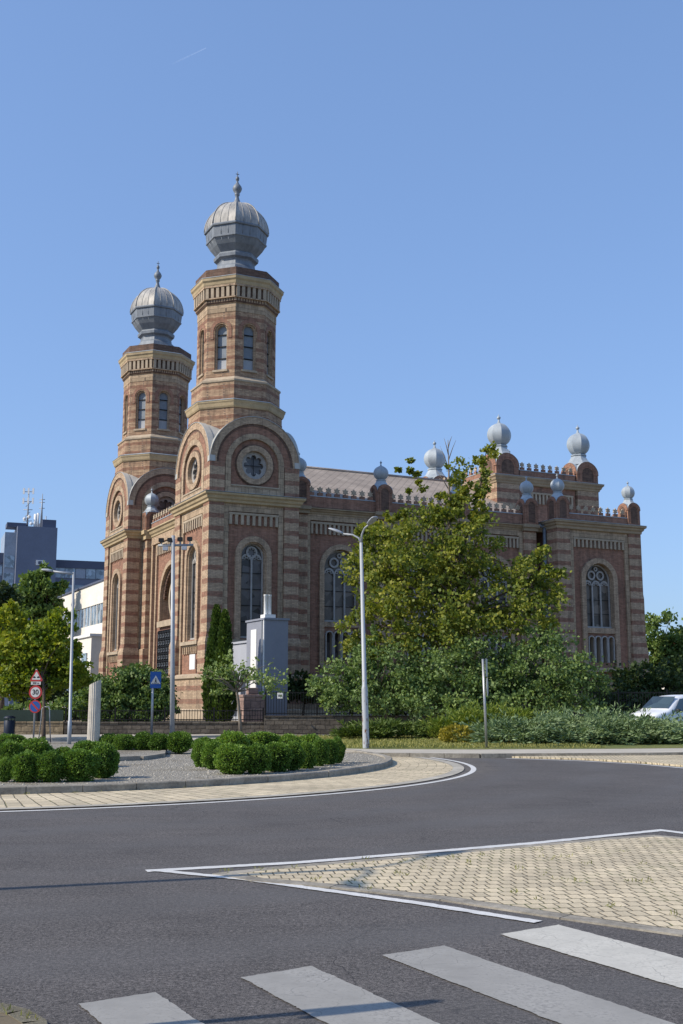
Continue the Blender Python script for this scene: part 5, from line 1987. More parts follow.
iron_fence("iron_fence", "tall black iron bar fence on the wall in front of the annex and shrubs", [(-3.5, 52.2), (6, 52.1), (24, 52.1)], 0.94, 2.06)
iron_fence("iron_fence", "lower black iron fence on the wall before the near tower", [(-12.7, 52.25), (-3.62, 52.45)], 0.66, 1.24)
gf = MB()
M_GREENF = plain("green_mesh_fence", (0.018, 0.035, 0.028), 0.6, 0, 0.25, 2)
for a, b_ in (((-40, 58.2), (-20, 52.4)), ((-20, 52.4), (-12.8, 52.25))):
    A, B = Vector((*a, 0)), Vector((*b_, 0))
    L_ = (B - A).length
    dd = (B - A) / L_
    nn = Vector((-dd.y, dd.x, 0))
    gf.obox((A + B) / 2, dd, nn, L_ / 2 - 0.01, 0.02, 0.66, 1.20, M_GREENF)
    for i in range(int(L_ / 2) + 1):
        gf.obox(A + dd * 2 * i, dd, nn, 0.04, 0.05, 0.62, 1.26, M_IRON)
tag(gf.build("mesh_fence"), "dark green screened fence on the rubble wall by the side street", "fence")
nt = MB()
nt.box(-2.96, -2.70, 52.10, 52.13, 1.72, 1.98, plain("white_enamel", (0.75, 0.75, 0.72), 0.4, 0, .05))
M_SIGNGREY = plain("sign_print_grey", (0.18, 0.18, 0.2), 0.5, 0, .05)
nt.box(-2.92, -2.74, 52.094, 52.098, 1.80, 1.90, M_SIGNGREY)
tag(nt.build("notice_plate"), "small white notice plate hung on the black iron fence", "sign")

# ================================================================== GREY ANNEX
an = empty("annex_building", (-3.78, 55.2, GZ), A26, "tall blue grey rendered annex with white flues and white vertical strip", "annex")
M_REND = plain("blue_grey_render", (0.24, 0.255, 0.30), 0.85, var=0.08, scale=1.2)
M_RENDL = plain("light_grey_render", (0.36, 0.375, 0.41), 0.85, var=0.08, scale=1.2)
M_WHITE = plain("white_render", (0.74, 0.74, 0.72), 0.7, var=0.06, scale=1.5)
mb = MB()
mb.box(0, 1.25, 0, 2.45, -0.2, 4.96, M_REND)
mb.build("body", an)
mb = MB()
mb.box(-0.06, 1.31, -0.06, 2.51, 4.965, 5.06, M_REND)
mb.build("roof_cap", an)
mb = MB()
mb.box(-0.03, -0.003, 1.05, 1.80, 0.3, 4.55, M_WHITE)
mb.build("white_strip", an)
mb = MB()
mb.box(-0.05, -0.003, 0.02, 0.10, -0.1, 4.94, M_WHITE)
mb.box(-0.05, -0.003, 0.30, 0.36, -0.1, 4.94, M_LAMP)
mb.build("corner_trim", an)
mb = MB()
fa = Fr((0.12, 4.9), (0, -1), (-1, 0))
wall(mb, fa, 0, 2.44, -0.2, 3.95, 0, M_RENDL, [(0.55, 0.38, 0.2, 2.2), (1.75, 0.38, 0.2, 2.2)], 0.25, M_RENDL)
arch_fill(mb, fa, 0.55, 0.38, 0.2, 2.2, -0.24, M_REND)
arch_fill(mb, fa, 1.75, 0.38, 0.2, 2.2, -0.24, M_REND)
mb.box(0.36, 1.1, 2.46, 4.9, -0.2, 3.95, M_REND)
mb.box(0.04, 1.15, 2.46, 4.95, 3.953, 4.06, M_RENDL)
mb.build("arched_wing", an)
fl_ = MB()
fl_.box(0.05, 0.62, 0.12, 0.72, 5.06, 5.24, M_WHITE)
for q in (0.0, 0.20):
    fl_.lathe(0.20 + q, 0.40, [(5.24, 0.095), (6.15, 0.095), (6.16, 0.11), (6.24, 0.11)], 14, M_WHITE, 0, True)
fl_.build("flue", an)

# pink stone pier behind the fence
M_PINK = stone_wall_mat("pink_granite", (0.36, 0.25, 0.21), (0.25, 0.17, 0.145), (0.14, 0.11, 0.10), 0.5, 0.33)
pr = empty("stone_pier", (at(252, 700, 53.6).x, 53.6, GZ), R_(20), "pink granite block pier standing before the annex behind the iron fence", "monument")
mb = MB()
mb.box(-0.52, 0.52, -0.4, 0.4, -0.1, 1.18, M_PINK)
mb.build("base", pr, 0.02)
mb = MB()
mb.box(-0.56, 0.56, -0.44, 0.44, 1.183, 1.30, M_PINK)
mb.build("slab", pr, 0.02)
mb = MB()
mb.box(-0.25, 0.25, -0.2, 0.2, 1.303, 1.62, M_PINK)
mb.build("cap_block", pr, 0.03)

# plaque on the tower foot
# (white board seen on the entrance face of the near tower)
mb = MB()
fp = Fr((0, 6.1), (0, -1), (-1, 0))
fbox(mb, fp, 3.75, 4.65, 3.3, 4.12, 0.09, 0.14, M_WHITE)
mb.build("plaque", syn)

# ================================================================== FLUTED COLUMN
fc = empty("fluted_column", (-7.37, 33.8, 0.235), 0, "broken fluted stone column with slanted top among the boxwoods", "column")
M_MARBLE = plain("pale_limestone", (0.50, 0.46, 0.39), 0.8, var=0.25, scale=3, bump=0.3)
mb = MB()
n = 80
vs, fs = [], []
for (z, r) in ((0.16, 0.187), (0.5, 0.184), (1.0, 0.181), (1.6, 0.177), (2.0, 0.175)):
    for i in range(n):
        a = 2 * PI * i / n
        fl = abs(math.sin(a * 10))
        rr = r * (1 - 0.07 * fl ** 0.7)
        x, y = rr * math.cos(a), rr * math.sin(a)
        zz = z if z < 1.8 else 1.93 + 0.09 * x / 0.19
        vs.append((x, y, zz))
for j in range(4):
    for i in range(n):
        k = (i + 1) % n
        fs.append((j * n + i, j * n + k, (j + 1) * n + k, (j + 1) * n + i))
fs.append(tuple(4 * n + i for i in range(n)))
mb.mesh(vs, fs, M_MARBLE)
mb.build("shaft", fc)
mb = MB()
mb.lathe(0, 0, [(0.0, 0.32), (0.05, 0.33), (0.09, 0.30), (0.12, 0.27), (0.165, 0.27), (0.18, 0.24)], 32, M_MARBLE, 0, True)
mb.build("base", fc)
mb = MB()
mb.box(-0.5, 0.52, -0.45, 0.45, -0.12, -0.003, M_CONC)
mb.build("plinth_slab", fc, 0.015)

# ================================================================== STREET LAMPS AND SIGNS
def lamp_head(mb, p, d, L_=0.62, w=0.15, m=None):
    """flat street lantern along direction d from point p"""
    m = m or M_LAMP
    d = Vector(d).normalized()
    s_ = d.cross(Vector((0, 0, 1))).normalized()
    u_ = s_.cross(d)
    rows = [(0, .05, .05), (0.10, .10, .07), (0.45, w, .08), (0.85, w * .95, .06), (1.0, w * .55, .03)]
    vs, fs = [], []
    for (t, hw, hh) in rows:
        c_ = Vector(p) + d * L_ * t
        for k in range(10):
            a = 2 * PI * k / 10
            zz = math.sin(a)
            vs.append(c_ + s_ * hw * math.cos(a) + u_ * hh * (zz if zz > 0 else zz * 0.35))
    for j in range(4):
        for k in range(10):
            k2 = (k + 1) % 10
            fs.append((j * 10 + k, j * 10 + k2, (j + 1) * 10 + k2, (j + 1) * 10 + k))
    fs += [tuple(range(10))[::-1], tuple(range(40, 50))]
    mb.mesh(vs, fs, m, True)


def double_lamp(label, base, top_off, arms, h=6.7, mat_=None):
    r_ = empty("street_lamp", base, 0, label, "street lamp")
    mat_ = mat_ or M_RUSTPOLE
    tx, ty = top_off
    mb = MB()
    P = lambda z: (tx * z / h, ty * z / h, z)
    mb.tube([P(-0.1), P(0.06), P(1.9), P(1.92), P(2.0), P(2.02), P(h)], [0.11, 0.108, 0.10, 0.098, 0.085, 0.075, 0.05], mat_, 14)
    mb.build("pole", r_)
    for (dx, dy, dz) in arms:
        mb = MB()
        t = Vector(P(h - 0.05))
        hd = Vector((dx, dy, 0))
        mb.tube([t, t + hd * 0.12 + Vector((0, 0, dz * 0.55)), t + hd * 0.45 + Vector((0, 0, dz * 0.86)), t + hd + Vector((0, 0, dz))], [0.04, 0.034, 0.03, 0.028], M_LAMP, 10)
        a_ = mb.build("arm", r_)
        mb = MB()
        lamp_head(mb, t + hd + Vector((0, 0, dz)), (hd.x, hd.y, hd.length * 0.40), 0.52, 0.13)
        mb.build("lamp_head", a_)
    return r_


double_lamp("double armed street lamp on a chipped grey pole at the lawn edge", (0.79, 36.6, 0.1), (-0.14, 0.1), [(-0.62, 0.2, 0.38), (0.24, -0.46, 0.58)])
double_lamp("double armed street lamp standing out of view left of the crossing", (-8.0, 8.63, 0.0), (0, 0), [(-0.45, -0.85, 0.4), (0.35, 0.75, 0.4)])

tl_ = empty("floodlight_mast", (at(172.2, 738, 47.0).x, 47.0, 0.1), 0, "tall grey mast with a crossbar of small floodlights before the entrance", "light mast")
mb = MB()
mb.tube([(0, 0, -0.1), (-0.06, 0, 3), (-0.17, 0, 8.45)], [0.105, 0.095, 0.07], M_LAMP, 14)
mb.build("pole", tl_)
mb = MB()
mb.tube([(-0.80, 0, 8.02), (0.66, 0.25, 8.08)], 0.05, M_LAMP, 8)
mb.build("crossbar", tl_)
for (x, z, s_) in ((-0.48, 8.24, 1), (-0.12, 8.26, 1), (0.30, 8.30, 1), (0.70, 8.32, 1), (-0.30, 7.88, -1), (0.48, 7.92, -1)):
    mb = MB()
    x -= 0.18
    y = 0.13 + x * 0.17
    mb.box(x - 0.025, x + 0.025, y - 0.02, y + 0.02, min(8.05, z), max(8.05, z), M_LAMP)
    mb.hexa([(x - .11, y - .16, z - .07), (x + .11, y - .16, z - .07), (x + .09, y + .09, z - .07), (x - .09, y + .09, z - .07),
             (x - .11, y - .13, z + .09), (x + .11, y - .13, z + .09), (x + .09, y + .09, z + .05), (x - .09, y + .09, z + .05)], M_GALV if s_ < 0 else M_IRON)
    mb.build("floodlight", tl_)

l3 = empty("street_lamp", (at(69, 745, 40.57).x, 40.57, 0.0), 0, "single armed grey street lamp left of the far tower", "street lamp")
mb = MB()
mb.tube([(0, 0, -0.1), (0, 0, 0.9), (0, 0, 0.92), (-0.08, 0, 6.25)], [0.075, 0.075, 0.058, 0.045], M_LAMP, 12)
mb.build("pole", l3)
mb = MB()
mb.tube([(-0.08, 0, 6.2), (-0.48, 0, 6.24), (-0.88, 0, 6.29)], [0.05, 0.04, 0.035], M_LAMP, 8)
a_ = mb.build("arm", l3)
mb = MB()
lamp_head(mb, (-0.85, 0, 6.28), (-1, 0, 0.14), 0.42, 0.085)
mb.build("lamp_head", a_)


# signs
def sign_paint(name, c):
    t = NT(name)
    n = t.noise(t.pos(), 4, 3)
    cc = t.new('ShaderNodeVectorMath', operation='SCALE')
    cc.inputs[0].default_value = c
    t.l.new(t.rng(n, 0.3, 0.7, 0.88, 1.05), cc.inputs['Scale'])
    return t.fin(cc.outputs[0], 0.45)


S_RED, S_WHITE, S_BLUE, S_BLACK = sign_paint("sign_red", (0.38, 0.035, 0.035)), sign_paint("sign_white", (0.52, 0.52, 0.50)), sign_paint("sign_blue", (0.018, 0.085, 0.30)), sign_paint("sign_black", (0.015, 0.015, 0.017))


def plate(mb, cx, cz, pts, y0, y1, m):
    f = [(cx + a, y0, cz + b_) for a, b_ in pts]
    k = [(cx + a, y1, cz + b_) for a, b_ in pts]
    n = len(pts)
    mb.poly(f, m)
    mb.poly(k[::-1], m)
    for i in range(n):
        j = (i + 1) % n
        mb.poly([f[i], k[i], k[j], f[j]], m)


def circ(r, n=32):
    return [(r * math.cos(2 * PI * i / n), r * math.sin(2 * PI * i / n)) for i in range(n)]


def tri(h, rnd_=0.06):
    """upright triangle with slightly cut corners, centred on its height"""
    a = h / math.sqrt(3)
    c_ = [(-a, -h / 2), (a, -h / 2), (0, h / 2)]
    out = []
    for i in range(3):
        p, q, r_ = Vector(c_[i - 1]), Vector(c_[i]), Vector(c_[(i + 1) % 3])
        out += [tuple(q + (p - q).normalized() * rnd_), tuple(q + (r_ - q).normalized() * rnd_)]
    return out


def text_mesh(body, size, m, parent, name, loc, extrude=0.004):
    cu = bpy.data.curves.new(name, 'FONT')
    cu.body = body
    cu.size = size
    cu.align_x = 'CENTER'
    cu.align_y = 'CENTER'
    cu.extrude = extrude
    cu.offset = size * 0.02
    o = bpy.data.objects.new(name, cu)
    col.objects.link(o)
    bpy.context.view_layer.update()
    me = bpy.data.meshes.new_from_object(o)
    bpy.data.objects.remove(o)
    me.materials.clear()
    me.materials.append(m)
    t = bpy.data.objects.new(name, me)
    col.objects.link(t)
    t.parent = parent
    t.location = loc
    t.rotation_euler = (PI / 2, 0, 0)
    return t


sg = empty("traffic_sign", (-11.99, 44.3, 0.0), R_(-8), "stacked traffic signs with warning triangle, 30 limit and no parking disc", "traffic sign")
mb = MB()
mb.tube([(0, 0, -0.1), (0, 0, 2.85)], 0.035, M_GALV, 10)
mb.build("pole", sg)
mb = MB()
plate(mb, 0.03, 2.62, tri(0.50), -0.055, -0.045, S_RED)
plate(mb, 0.03, 2.60, tri(0.33, 0.03), -0.060, -0.0565, S_WHITE)
for q in (-0.07, 0.09):      # the pair of dark humps of the warning symbol
    plate(mb, 0.02 + q, 2.50, [(0.055 * math.cos(PI * i / 8), 0.07 * math.sin(PI * i / 8)) for i in range(9)], -0.064, -0.0615, S_BLACK)
mb.build("warning_triangle", sg)
mb = MB()
mb.box(-0.18, 0.22, -0.055, -0.045, 2.24, 2.36, S_WHITE)
pl = mb.build("supplementary_plate", sg)
text_mesh("300 m", 0.11, S_BLACK, pl, "lettering", (0.02, -0.0575, 2.30), 0.0015)
mb = MB()
plate(mb, 0.02, 1.95, circ(0.27), -0.055, -0.045, S_RED)
plate(mb, 0.02, 1.95, circ(0.195), -0.060, -0.0565, S_WHITE)
pl = mb.build("speed_limit_disc", sg)
text_mesh("30", 0.27, S_BLACK, pl, "lettering", (0.02, -0.063, 1.945), 0.002)
mb = MB()
plate(mb, 0.03, 1.40, circ(0.25), -0.055, -0.045, S_RED)
plate(mb, 0.03, 1.40, circ(0.20), -0.060, -0.0565, S_BLUE)
c45 = math.cos(PI / 4)
plate(mb, 0.03, 1.40, [(-0.165, 0.115), (-0.115, 0.165), (0.165, -0.115), (0.115, -0.165)][::-1], -0.064, -0.0615, S_RED)
mb.build("no_parking_disc", sg)

cs = empty("crossing_sign", (at(151.5, 735, 47.2).x, 47.2, 0.1), R_(14), "blue square pedestrian crossing sign on a grey post", "traffic sign")
mb = MB()
mb.tube([(0, 0, -0.1), (0, 0, 2.5)], 0.05, M_GALV, 10)
mb.build("pole", cs)
mb = MB()
mb.box(-0.12, 0.33, -0.075, -0.06, 2.04, 2.72, S_BLUE)
plate(mb, 0.105, 2.39, tri(0.36, 0.02), -0.080, -0.0765, S_WHITE)
# walking figure
plate(mb, 0.105, 2.42, circ(0.026, 12), -0.084, -0.0815, S_BLACK)
plate(mb, 0.105, 2.33, [(-0.05, -0.075), (-0.025, -0.075), (0.0, -0.02), (0.04, -0.075), (0.06, -0.075), (0.025, 0.0), (0.025, 0.055), (-0.025, 0.055), (-0.025, 0.0)], -0.084, -0.0815, S_BLACK)
for q in range(5):
    mb.box(0.105 - 0.14 + q * 0.06, 0.105 - 0.105 + q * 0.06, -0.084, -0.0815, 2.22, 2.245, S_BLACK)
mb.build("sign_panel", cs)

es = empty("sign_post", (4.68, 36.75, 0.12), 0, "grey post with signs seen edge on among the junipers", "traffic sign")
mb = MB()
mb.tube([(0, 0, -0.1), (-0.06, 0, 2.85)], 0.042, M_GALV, 10)
mb.build("pole", es)
sw = R_(78)
ca_, sa_ = math.cos(sw), math.sin(sw)
def eplate(pts, off, m):
    mb = MB()
    f, k = [], []
    for a, z in pts:
        x, y = a * ca_, a * sa_
        f.append((x + sa_ * off, y - ca_ * off, z))
        k.append((x + sa_ * (off + .012), y - ca_ * (off + .012), z))
    mb.poly(f, m)
    mb.poly(k[::-1], m)
    for i in range(len(f)):
        j = (i + 1) % len(f)
        mb.poly([f[i], k[i], k[j], f[j]], m)
    return mb
eplate([(-.3, 2.28), (.3, 2.28), (.3, 2.86), (-.3, 2.86)], 0.05, M_GALV).build("square_plate", es)
eplate([(.3 * math.cos(2 * PI * i / 28), 1.95 + .3 * math.sin(2 * PI * i / 28)) for i in range(28)], 0.06, S_WHITE).build("round_plate", es)

ts = empty("traffic_sign", (-13.78, 43.5, 0.0), 0, "pair of red warning triangles cut off by the left picture edge", "traffic sign")
mb = MB()
mb.tube([(0, 0, -0.1), (0, 0, 2.65)], 0.035, M_GALV, 10)
mb.build("pole", ts)
for z in (2.36, 1.98):
    mb = MB()
    plate(mb, 0.08, z, tri(0.5), -0.055, -0.045, S_RED)
    plate(mb, 0.08, z - 0.02, tri(0.33, 0.03), -0.060, -0.0565, S_WHITE)
    mb.build("warning_triangle", ts)

bn = empty("litter_bin", (at(9, 735, 46.0).x, 46.0, 0.02), 0, "dark navy litter bin at the left edge behind the boxwoods", "litter bin")
M_NAVY = plain("navy_steel", (0.014, 0.020, 0.035), 0.5, 0.2, .15)
mb = MB()
mb.lathe(0, 0, [(0.0, 0.20), (0.04, 0.22), (0.80, 0.22), (0.82, 0.20)], 18, M_NAVY, 0, True)
mb.build("body", bn)
mb = MB()
mb.lathe(0, 0, [(0.90, 0.235), (0.94, 0.235), (1.0, 0.12)], 18, M_NAVY, 0, True)
for a in range(4):
    mb.tube([(0.2 * math.cos(a * PI / 2), 0.2 * math.sin(a * PI / 2), 0.78), (0.2 * math.cos(a * PI / 2), 0.2 * math.sin(a * PI / 2), 0.92)], 0.012, M_NAVY, 6)
mb.build("hood", bn)

hp = MB()
hx0, hx1 = at(40, 735, 45.2).x, at(49.5, 735, 45.2).x
hp.tube([(hx0 - .05, 45.2, 0), (hx0 + .02, 45.2, 0.9), (hx0 + 0.04, 45.2, 1.32), (hx0 + .1, 45.2, 1.38), (hx1 - .1, 45.2, 1.38), (hx1 - .04, 45.2, 1.32), (hx1 - .02, 45.2, 0.9), (hx1 + .05, 45.2, 0)], 0.022, M_GALV, 8)
tag(hp.build("tree_guard"), "bent grey tube hoop guarding the trunk of the street maple", "tree guard")

# a sign standing just out of view whose shadow falls over the crossing
ss = empty("traffic_sign", (-2.83, 5.45, 0.0), R_(33), "sign on a post standing out of view beside the crossing", "traffic sign")
mb = MB()
mb.tube([(0, 0, -0.1), (0, 0, 2.75)], 0.035, M_GALV, 10)
mb.build("pole", ss)
mb = MB()
plate(mb, 0, 2.45, circ(0.27), -0.055, -0.045, S_BLUE)
plate(mb, 0, 2.45, [(0.03 + a, b_) for a, b_ in ((-.2, -.03), (.04, -.03), (.04, -.1), (.16, 0), (.04, .1), (.04, .03), (-.2, .03))], -0.06, -0.0565, S_WHITE)
mb.build("sign_panel", ss)


# ================================================================== VAN
def make_van():
    c_ = at(664, 716, 47.5)
    root = empty("parked_van", (14.05, 48.6, 0.12), R_(180 + 38), "small white van parked behind the juniper carpet", "van")
    # +x is forward, +y is the van's left
    M_VAN = NT("white_car_paint")
    M_VAN.b.inputs['Coat Weight'].default_value = 0.5
    M_VAN.b.inputs['Coat Roughness'].default_value = 0.05
    M_VAN = M_VAN.fin((0.74, 0.75, 0.76), 0.35)
    M_CG = glass_mat("car_glass", (0.03, 0.045, 0.05), 0.04, 0.9)
    M_RUB = plain("tyre_rubber", (0.02, 0.02, 0.02), 0.8, 0, .2)
    M_PLA = plain("black_trim", (0.025, 0.025, 0.027), 0.6, 0, .2)
    # side outline stations: x, half width low, half width top, z sill, z belt, z top
    prof = [(2.05, .62, .52, .45, .78, .86), (1.95, .74, .66, .30, .86, .97), (1.55, .80, .74, .26, .94, 1.06), (1.15, .82, .76, .26, .98, 1.12), (0.95, .83, .74, .26, 1.0, 1.20),
            (0.30, .83, .66, .26, 1.02, 1.66), (-0.1, .83, .65, .26, 1.03, 1.74), (-1.0, .83, .65, .26, 1.04, 1.77), (-1.9, .82, .64, .28, 1.04, 1.73), (-2.1, .80, .63, .36, 1.02, 1.66)]
    vs, fs = [], []
    for (x, wl_, wt, zs_, zb_, zt) in prof:
        sec = [(-wl_ * .96, zs_), (-wl_, zs_ + .18), (-wl_ * 1.0, zb_), (-wt, zt - .07), (-wt + .12, zt - .008), (0, zt + .012), (wt - .12, zt - .008), (wt, zt - .07), (wl_ * 1.0, zb_), (wl_, zs_ + .18), (wl_ * .96, zs_)]
        vs += [(x, y, z) for y, z in sec]
    k = 11
    for j in range(len(prof) - 1):
        for i in range(k - 1):
            fs.append((j * k + i, (j + 1) * k + i, (j + 1) * k + i + 1, j * k + i + 1))
    fs.append(tuple(range(k)))
    fs.append(tuple((len(prof) - 1) * k + i for i in range(k))[::-1])
    mb = MB()
    mb.mesh(vs, fs, M_VAN, True)
    body = mb.build("body", root)
    body.data.validate()
    md = body.modifiers.new('sub', 'SUBSURF')
    md.levels = md.render_levels = 1
    mb = MB()
    A, B = (1.02, .66, 1.155), (0.34, .575, 1.635)
    pts = []
    for t in (0, .5, 1):
        x, w_, z = A[0] + (B[0] - A[0]) * t, A[1] + (B[1] - A[1]) * t, A[2] + (B[2] - A[2]) * t
        pts.append([(x + .02 - .05 * abs(q) ** 2, q * w_, z + .045) for q in (-1, -.5, 0, .5, 1)])
    for a, b_ in zip(pts[:-1], pts[1:]):
        for i in range(4):
            mb.poly([a[i], a[i + 1], b_[i + 1], b_[i]], M_CG, True)
    mb.build("windscreen", root)
    for s_ in (-1, 1):
        mb = MB()
        q = [(0.78, .80, 1.06), (-0.05, .825, 1.08), (-0.05, .70, 1.60), (0.25, .70, 1.58)]
        mb.poly([(x, s_ * (y + .022), z) for x, y, z in q][::s_], M_CG)
        mb.build("side_window", root)
        mb = MB()
        mb.lathe(0, 0, [(-.06, .04), (-.05, .10), (.05, .10), (.06, .04)], 10, M_PLA, 0, True)
        o = mb.build("wing_mirror", root)
        o.location = (0.72, s_ * 0.97, 1.10)
        o.scale = (.8, 1, 1.1)
        mb = MB()
        mb.hexa([(1.93, s_ * .50, .70), (1.99, s_ * .30, .70), (1.9, s_ * .3, .70), (1.7, s_ * .7, .72), (1.88, s_ * .56, .90), (1.97, s_ * .32, .84), (1.9, s_ * .32, .84), (1.7, s_ * .74, .92)], M_OGLASS)
        mb.build("headlight", root)
        for x in (1.32, -1.35):
            mb = MB()
            prof_w = [(-.10, .22), (-.09, .30), (.07, .31), (.10, .27)]
            mb.lathe(0, 0, prof_w, 22, M_RUB, 0, True)
            wo = mb.build("wheel", root)
            wo.location = (x, s_ * .76, .31)
            wo.rotation_euler = (-PI / 2 * s_, 0, 0)
            mb = MB()
            mb.lathe(0, 0, [(.085, .20), (.105, .19), (.115, .05)], 18, M_GALV, 0, True)
            mb.build("rim", wo)
    mb = MB()
    mb.box(1.9, 2.12, -.7, .7, .30, .52, M_PLA)
    mb.build("bumper", root)


make_van()

# ================================================================== BACKGROUND BUILDINGS
M_BLUE = plain("blue_grey_cladding", (0.155, 0.18, 0.245), 0.7, var=0.12, scale=0.3)  # cladding lightened, distance haze put into its colour
M_BLUED = plain("dark_blue_cladding", (0.09, 0.105, 0.155), 0.7, var=0.1, scale=0.3)
M_PALEB = plain("pale_curtain_wall", (0.30, 0.35, 0.42), 0.4, var=0.2, scale=0.4)
ob = empty("office_block", (-60, 220, 0), R_(21), "blue grey office block with a tower and roof antennas in the distance", "office building")
mb = MB()
mb.box(-4.4, 3.3, 0, 12, 0, 35.7, M_BLUE)
mb.box(-6.6, -4.4, 2.0, 12, 0, 34.6, M_PALEB)
mb.build("tower", ob)
mb = MB()
mb.box(3.3, 26, 3, 14, 0, 29.4, M_BLUE)
mb.box(3.3, 26, 2.7, 14, 28.0, 29.6, M_BLUED)
mb.build("right_wing", ob)
mb = MB()
mb.box(-30, -6.6, 3, 14, 0, 30.3, M_BLUE)
mb.box(-30, -6.6, 2.7, 14, 28.5, 30.5, M_BLUED)
mb.build("left_wing", ob)
for (x0, x1) in ((3.4, 26), (-30, -6.7)):
    for z in (26.0, 22.6, 19.2, 15.8, 12.4, 9.0):
        k = int((x1 - x0) / 1.9)
        for i in range(k):
            mb = MB()
            a = x0 + (x1 - x0) * i / k
            b_ = x0 + (x1 - x0) * (i + 1) / k
            mb.box(a + .06, b_ - .06, 2.86, 2.98, z, z + 2.0, M_OGLASS if (i * 7 + int(z)) % 5 else M_PALEB)
            mb.build("window", ob)
mb = MB()
mb.box(-1.5 + .9, -.5 + .9 + .7, -0.25, -0.01, 28.0, 29.0, M_WHITE)
mb.box(-.2, 0.5, -0.30, -0.255, 28.2, 28.8, M_BLUED)
mb.build("air_unit", ob)
for z in (12, 16, 20, 24, 27.5):
    mb = MB()
    mb.box(-6.4, -4.6, 1.86, 1.98, z, z + 2.4, M_OGLASS)
    mb.build("stair_window", ob)
mb = MB()
mb.box(-0.2 + .6, 3.1, 1, 8, 35.7, 37.4, M_BLUED)
mb.box(-6.3, -2.6, 2, 6, 35.7, 36.6, M_BLUED)
mb.build("roof_hut", ob)
M_ANT = plain("antenna_grey", (0.34, 0.35, 0.36), 0.5, 0.3, .1)
ant = empty("antenna_mast", (-63.4, 222.5, 35.7), 0, "taller antenna mast with panel aerials on the office tower roof", "antenna")
mb = MB()
mb.tube([(0, 0, 0), (0, 0, 8.2)], [0.2, 0.1], M_ANT, 6)
for z in (1.6, 3.9, 5.6, 7.6):
    mb.tube([(-0.9, 0, z), (0.9, 0, z)], 0.08, M_ANT, 5)
for z in (3.0, 5.0):
    mb.tube([(-0.5, 0, z - .5), (0.5, 0, z + .5)], 0.06, M_ANT, 4)
mb.build("mast", ant)
mb = MB()
for z in (5.1, 7.1):
    for x in (-0.95, 0.0, 0.95):
        mb.box(x - 0.16, x + 0.16, -0.3, -0.1, z, z + 1.2, M_WHITE)
for (x, z) in ((-0.5, 2.0), (0.4, 2.4), (0.9, 1.0), (-1.1, 0.7)):
    mb.lathe(x, -0.3, [(z - .35, .12), (z, .42), (z + .35, .12)], 10, M_WHITE, 0, True)
mb.build("aerials", ant)
ant = empty("antenna_mast", (-60.6, 222.5, 35.7), 0, "thinner antenna mast with short crossbars beside the roof hut", "antenna")
mb = MB()
mb.tube([(0, 0, 0), (0, 0, 7.2)], [0.3, 0.06], M_ANT, 6)
for z in (4.2, 5.4, 6.0):
    mb.tube([(-0.55, 0, z), (0.55, 0, z)], 0.07, M_ANT, 5)
mb.build("mast", ant)
mb = MB()
mb.tube([(-1.2, 0, 0), (-1.2, 0, 3.0)], 0.35, M_WHITE, 10)
mb.tube([(-0.7, 0, 0), (-0.7, 0, 3.2)], 0.25, M_WHITE, 10)
mb.tube([(0.9, 0, 0.0), (0.9, 0, 2.6)], 0.10, M_ANT, 6)
mb.tube([(2.0, 0, 0.2), (2.0, 0, 1.7)], 0.3, M_ANT, 8)
mb.build("aerials", ant)

# cream civic building beyond the far tower: front in line with the street
cvx, cvy = OX, OY
cb_ = empty("cream_building", (OX, OY, 0), A26, "long cream building with a strip of windows left of the far tower", "building")
M_CREAMW = plain("travertine_cladding", (0.74, 0.70, 0.62), 0.8, var=0.12, scale=0.5)
u0 = 3.0
mb = MB()
mb.box(u0, u0 + 14, 26.5, 57, 0, 7.95, M_CREAMW)
mb.box(u0, u0 + 14, 26.5, 57, 9.65, 11.45, M_CREAMW)
mb.box(u0 + 0.25, u0 + 14, 26.6, 56.9, 7.95, 9.65, M_CREAMW)
mb.build("walls", cb_)
mb = MB()
mb.box(u0 - 0.12, u0 + 14, 26.4, 57.1, 11.453, 11.60, M_BLUED)
mb.build("roof_edge", cb_)
for i in range(12):
    v_ = 28.2 + i * 2.25
    mb = MB()
    mb.box(u0 + 0.10, u0 + 0.24, v_, v_ + 1.85, 7.98, 9.62, M_OGLASS)
    mb.box(u0 + 0.04, u0 + 0.22, v_ + 0.88, v_ + 0.96, 7.98, 9.62, M_WHITE)
    mb.box(u0 + 0.04, u0 + 0.22, v_ - 0.10, v_ - 0.003, 7.98, 9.62, M_WHITE)
    mb.build("window", cb_)
mb = MB()
mb.box(u0 - 2.6, u0 - 0.003, 27.5, 41.0, 0, 6.4, M_CREAMW)
mb.box(u0 - 2.75, u0 - 0.004, 27.4, 41.1, 6.403, 6.62, M_WHITE)
mb.build("porch", cb_)
mb = MB()
for i in range(5):
    v_ = 28.6 + i * 2.4
    mb.box(u0 - 2.72, u0 - 2.603, v_, v_ + 1.5, 1.2, 5.2, M_OGLASS)
mb.build("porch_glazing", cb_)

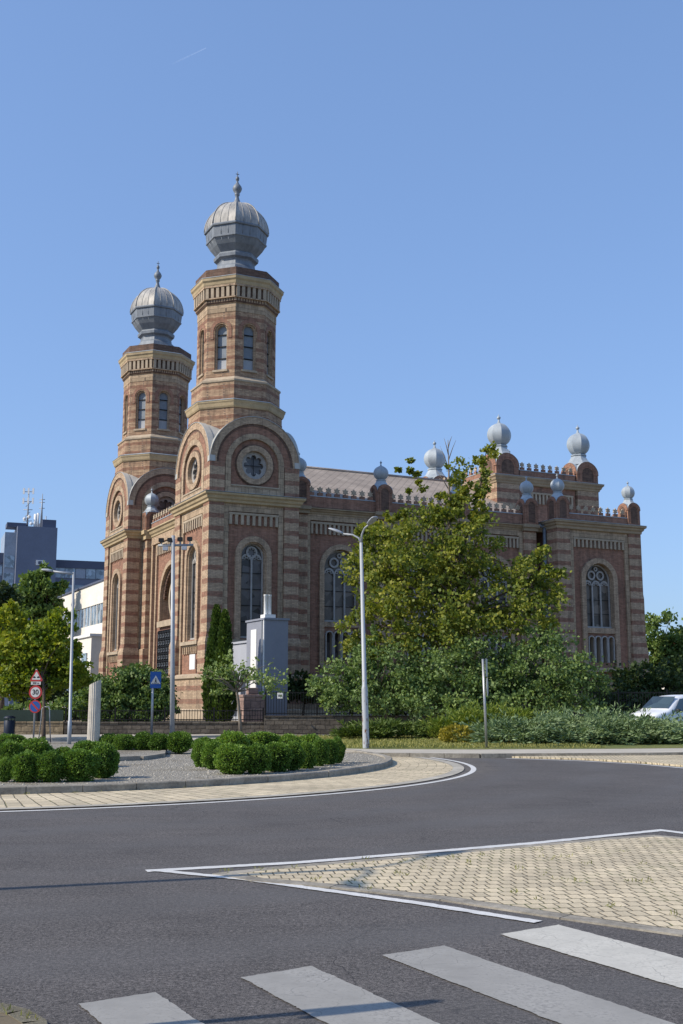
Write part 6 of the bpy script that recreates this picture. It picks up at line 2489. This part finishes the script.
# low roof and chimney far right
rh = empty("far_house", (at(676, 700, 130).x + 3, 130, 0), R_(20), "far house with a red roof and brick chimney behind the right trees", "house")
mb = MB()
mb.box(-5, 6, -3, 4, 0, 4.5, M_CREAMW)
mb.build("wall", rh)
M_REDROOF = plain("red_roof_tiles", (0.22, 0.10, 0.06), 0.85, var=0.25, scale=1)
mb = MB()
mb.poly([(-5.4, -3.4, 4.4), (6.4, -3.4, 4.4), (6.4, .5, 7.6), (-5.4, .5, 7.6)], M_REDROOF)
mb.poly([(-5.4, 4.4, 4.4), (6.4, 4.4, 4.4), (6.4, .5, 7.6), (-5.4, .5, 7.6)], M_REDROOF)
rf = mb.build("roof", rh)
mb = MB()
mb.box(-3.9, -3.2, -1.2, -0.5, 5, 8.6, M_REDROOF)
mb.build("chimney", rf)

# overhead wire on the right and the thin contrail
mb = MB()
A, B = at(560, 611, 80), at(720, 632, 70)
mb.tube([A, A.lerp(B, .35) - Vector((0, 0, .12)), A.lerp(B, .7) - Vector((0, 0, .12)), B], 0.013, M_IRON, 5)
tag(mb.build("overhead_wire"), "thin overhead wire sloping down to the right of the transept", "wire")
t = NT("contrail_vapour")
x, y, z = t.xyz(t.new('ShaderNodeTexCoord').outputs['Generated'])
al = t.math('MULTIPLY', t.rng(x, 0.0, 1.0, 0.0, 0.22), t.rng(t.noise(t.pos(), 0.01, 4), 0.3, 0.7, 0.5, 1.0))
t.b.inputs['Base Color'].default_value = (0.9, 0.9, 0.9, 1)
tr_ = t.new('ShaderNodeBsdfTransparent')
df = t.new('ShaderNodeBsdfDiffuse')
df.inputs[0].default_value = (0.95, 0.95, 0.95, 1)
tls = t.new('ShaderNodeBsdfTranslucent')
tls.inputs[0].default_value = (0.95, 0.95, 0.95, 1)
ad = t.new('ShaderNodeAddShader')
t.l.new(df.outputs[0], ad.inputs[0])
t.l.new(tls.outputs[0], ad.inputs[1])
mx = t.new('ShaderNodeMixShader')
t.l.new(al, mx.inputs[0])
t.l.new(tr_.outputs[0], mx.inputs[1])
t.l.new(ad.outputs[0], mx.inputs[2])
t.l.new(mx.outputs[0], t.out.inputs['Surface'])
mb = MB()
A, B = at(170, 65, 3000), at(206, 48, 3000)
w_ = Vector((0, 0, 2.4))
mb.poly([A - w_ * 1.3, B - w_ * .6, B + w_ * .6, A + w_ * 1.3], t.m)
tag(mb.build("contrail"), "faint white aircraft trail high in the upper left sky", "contrail")
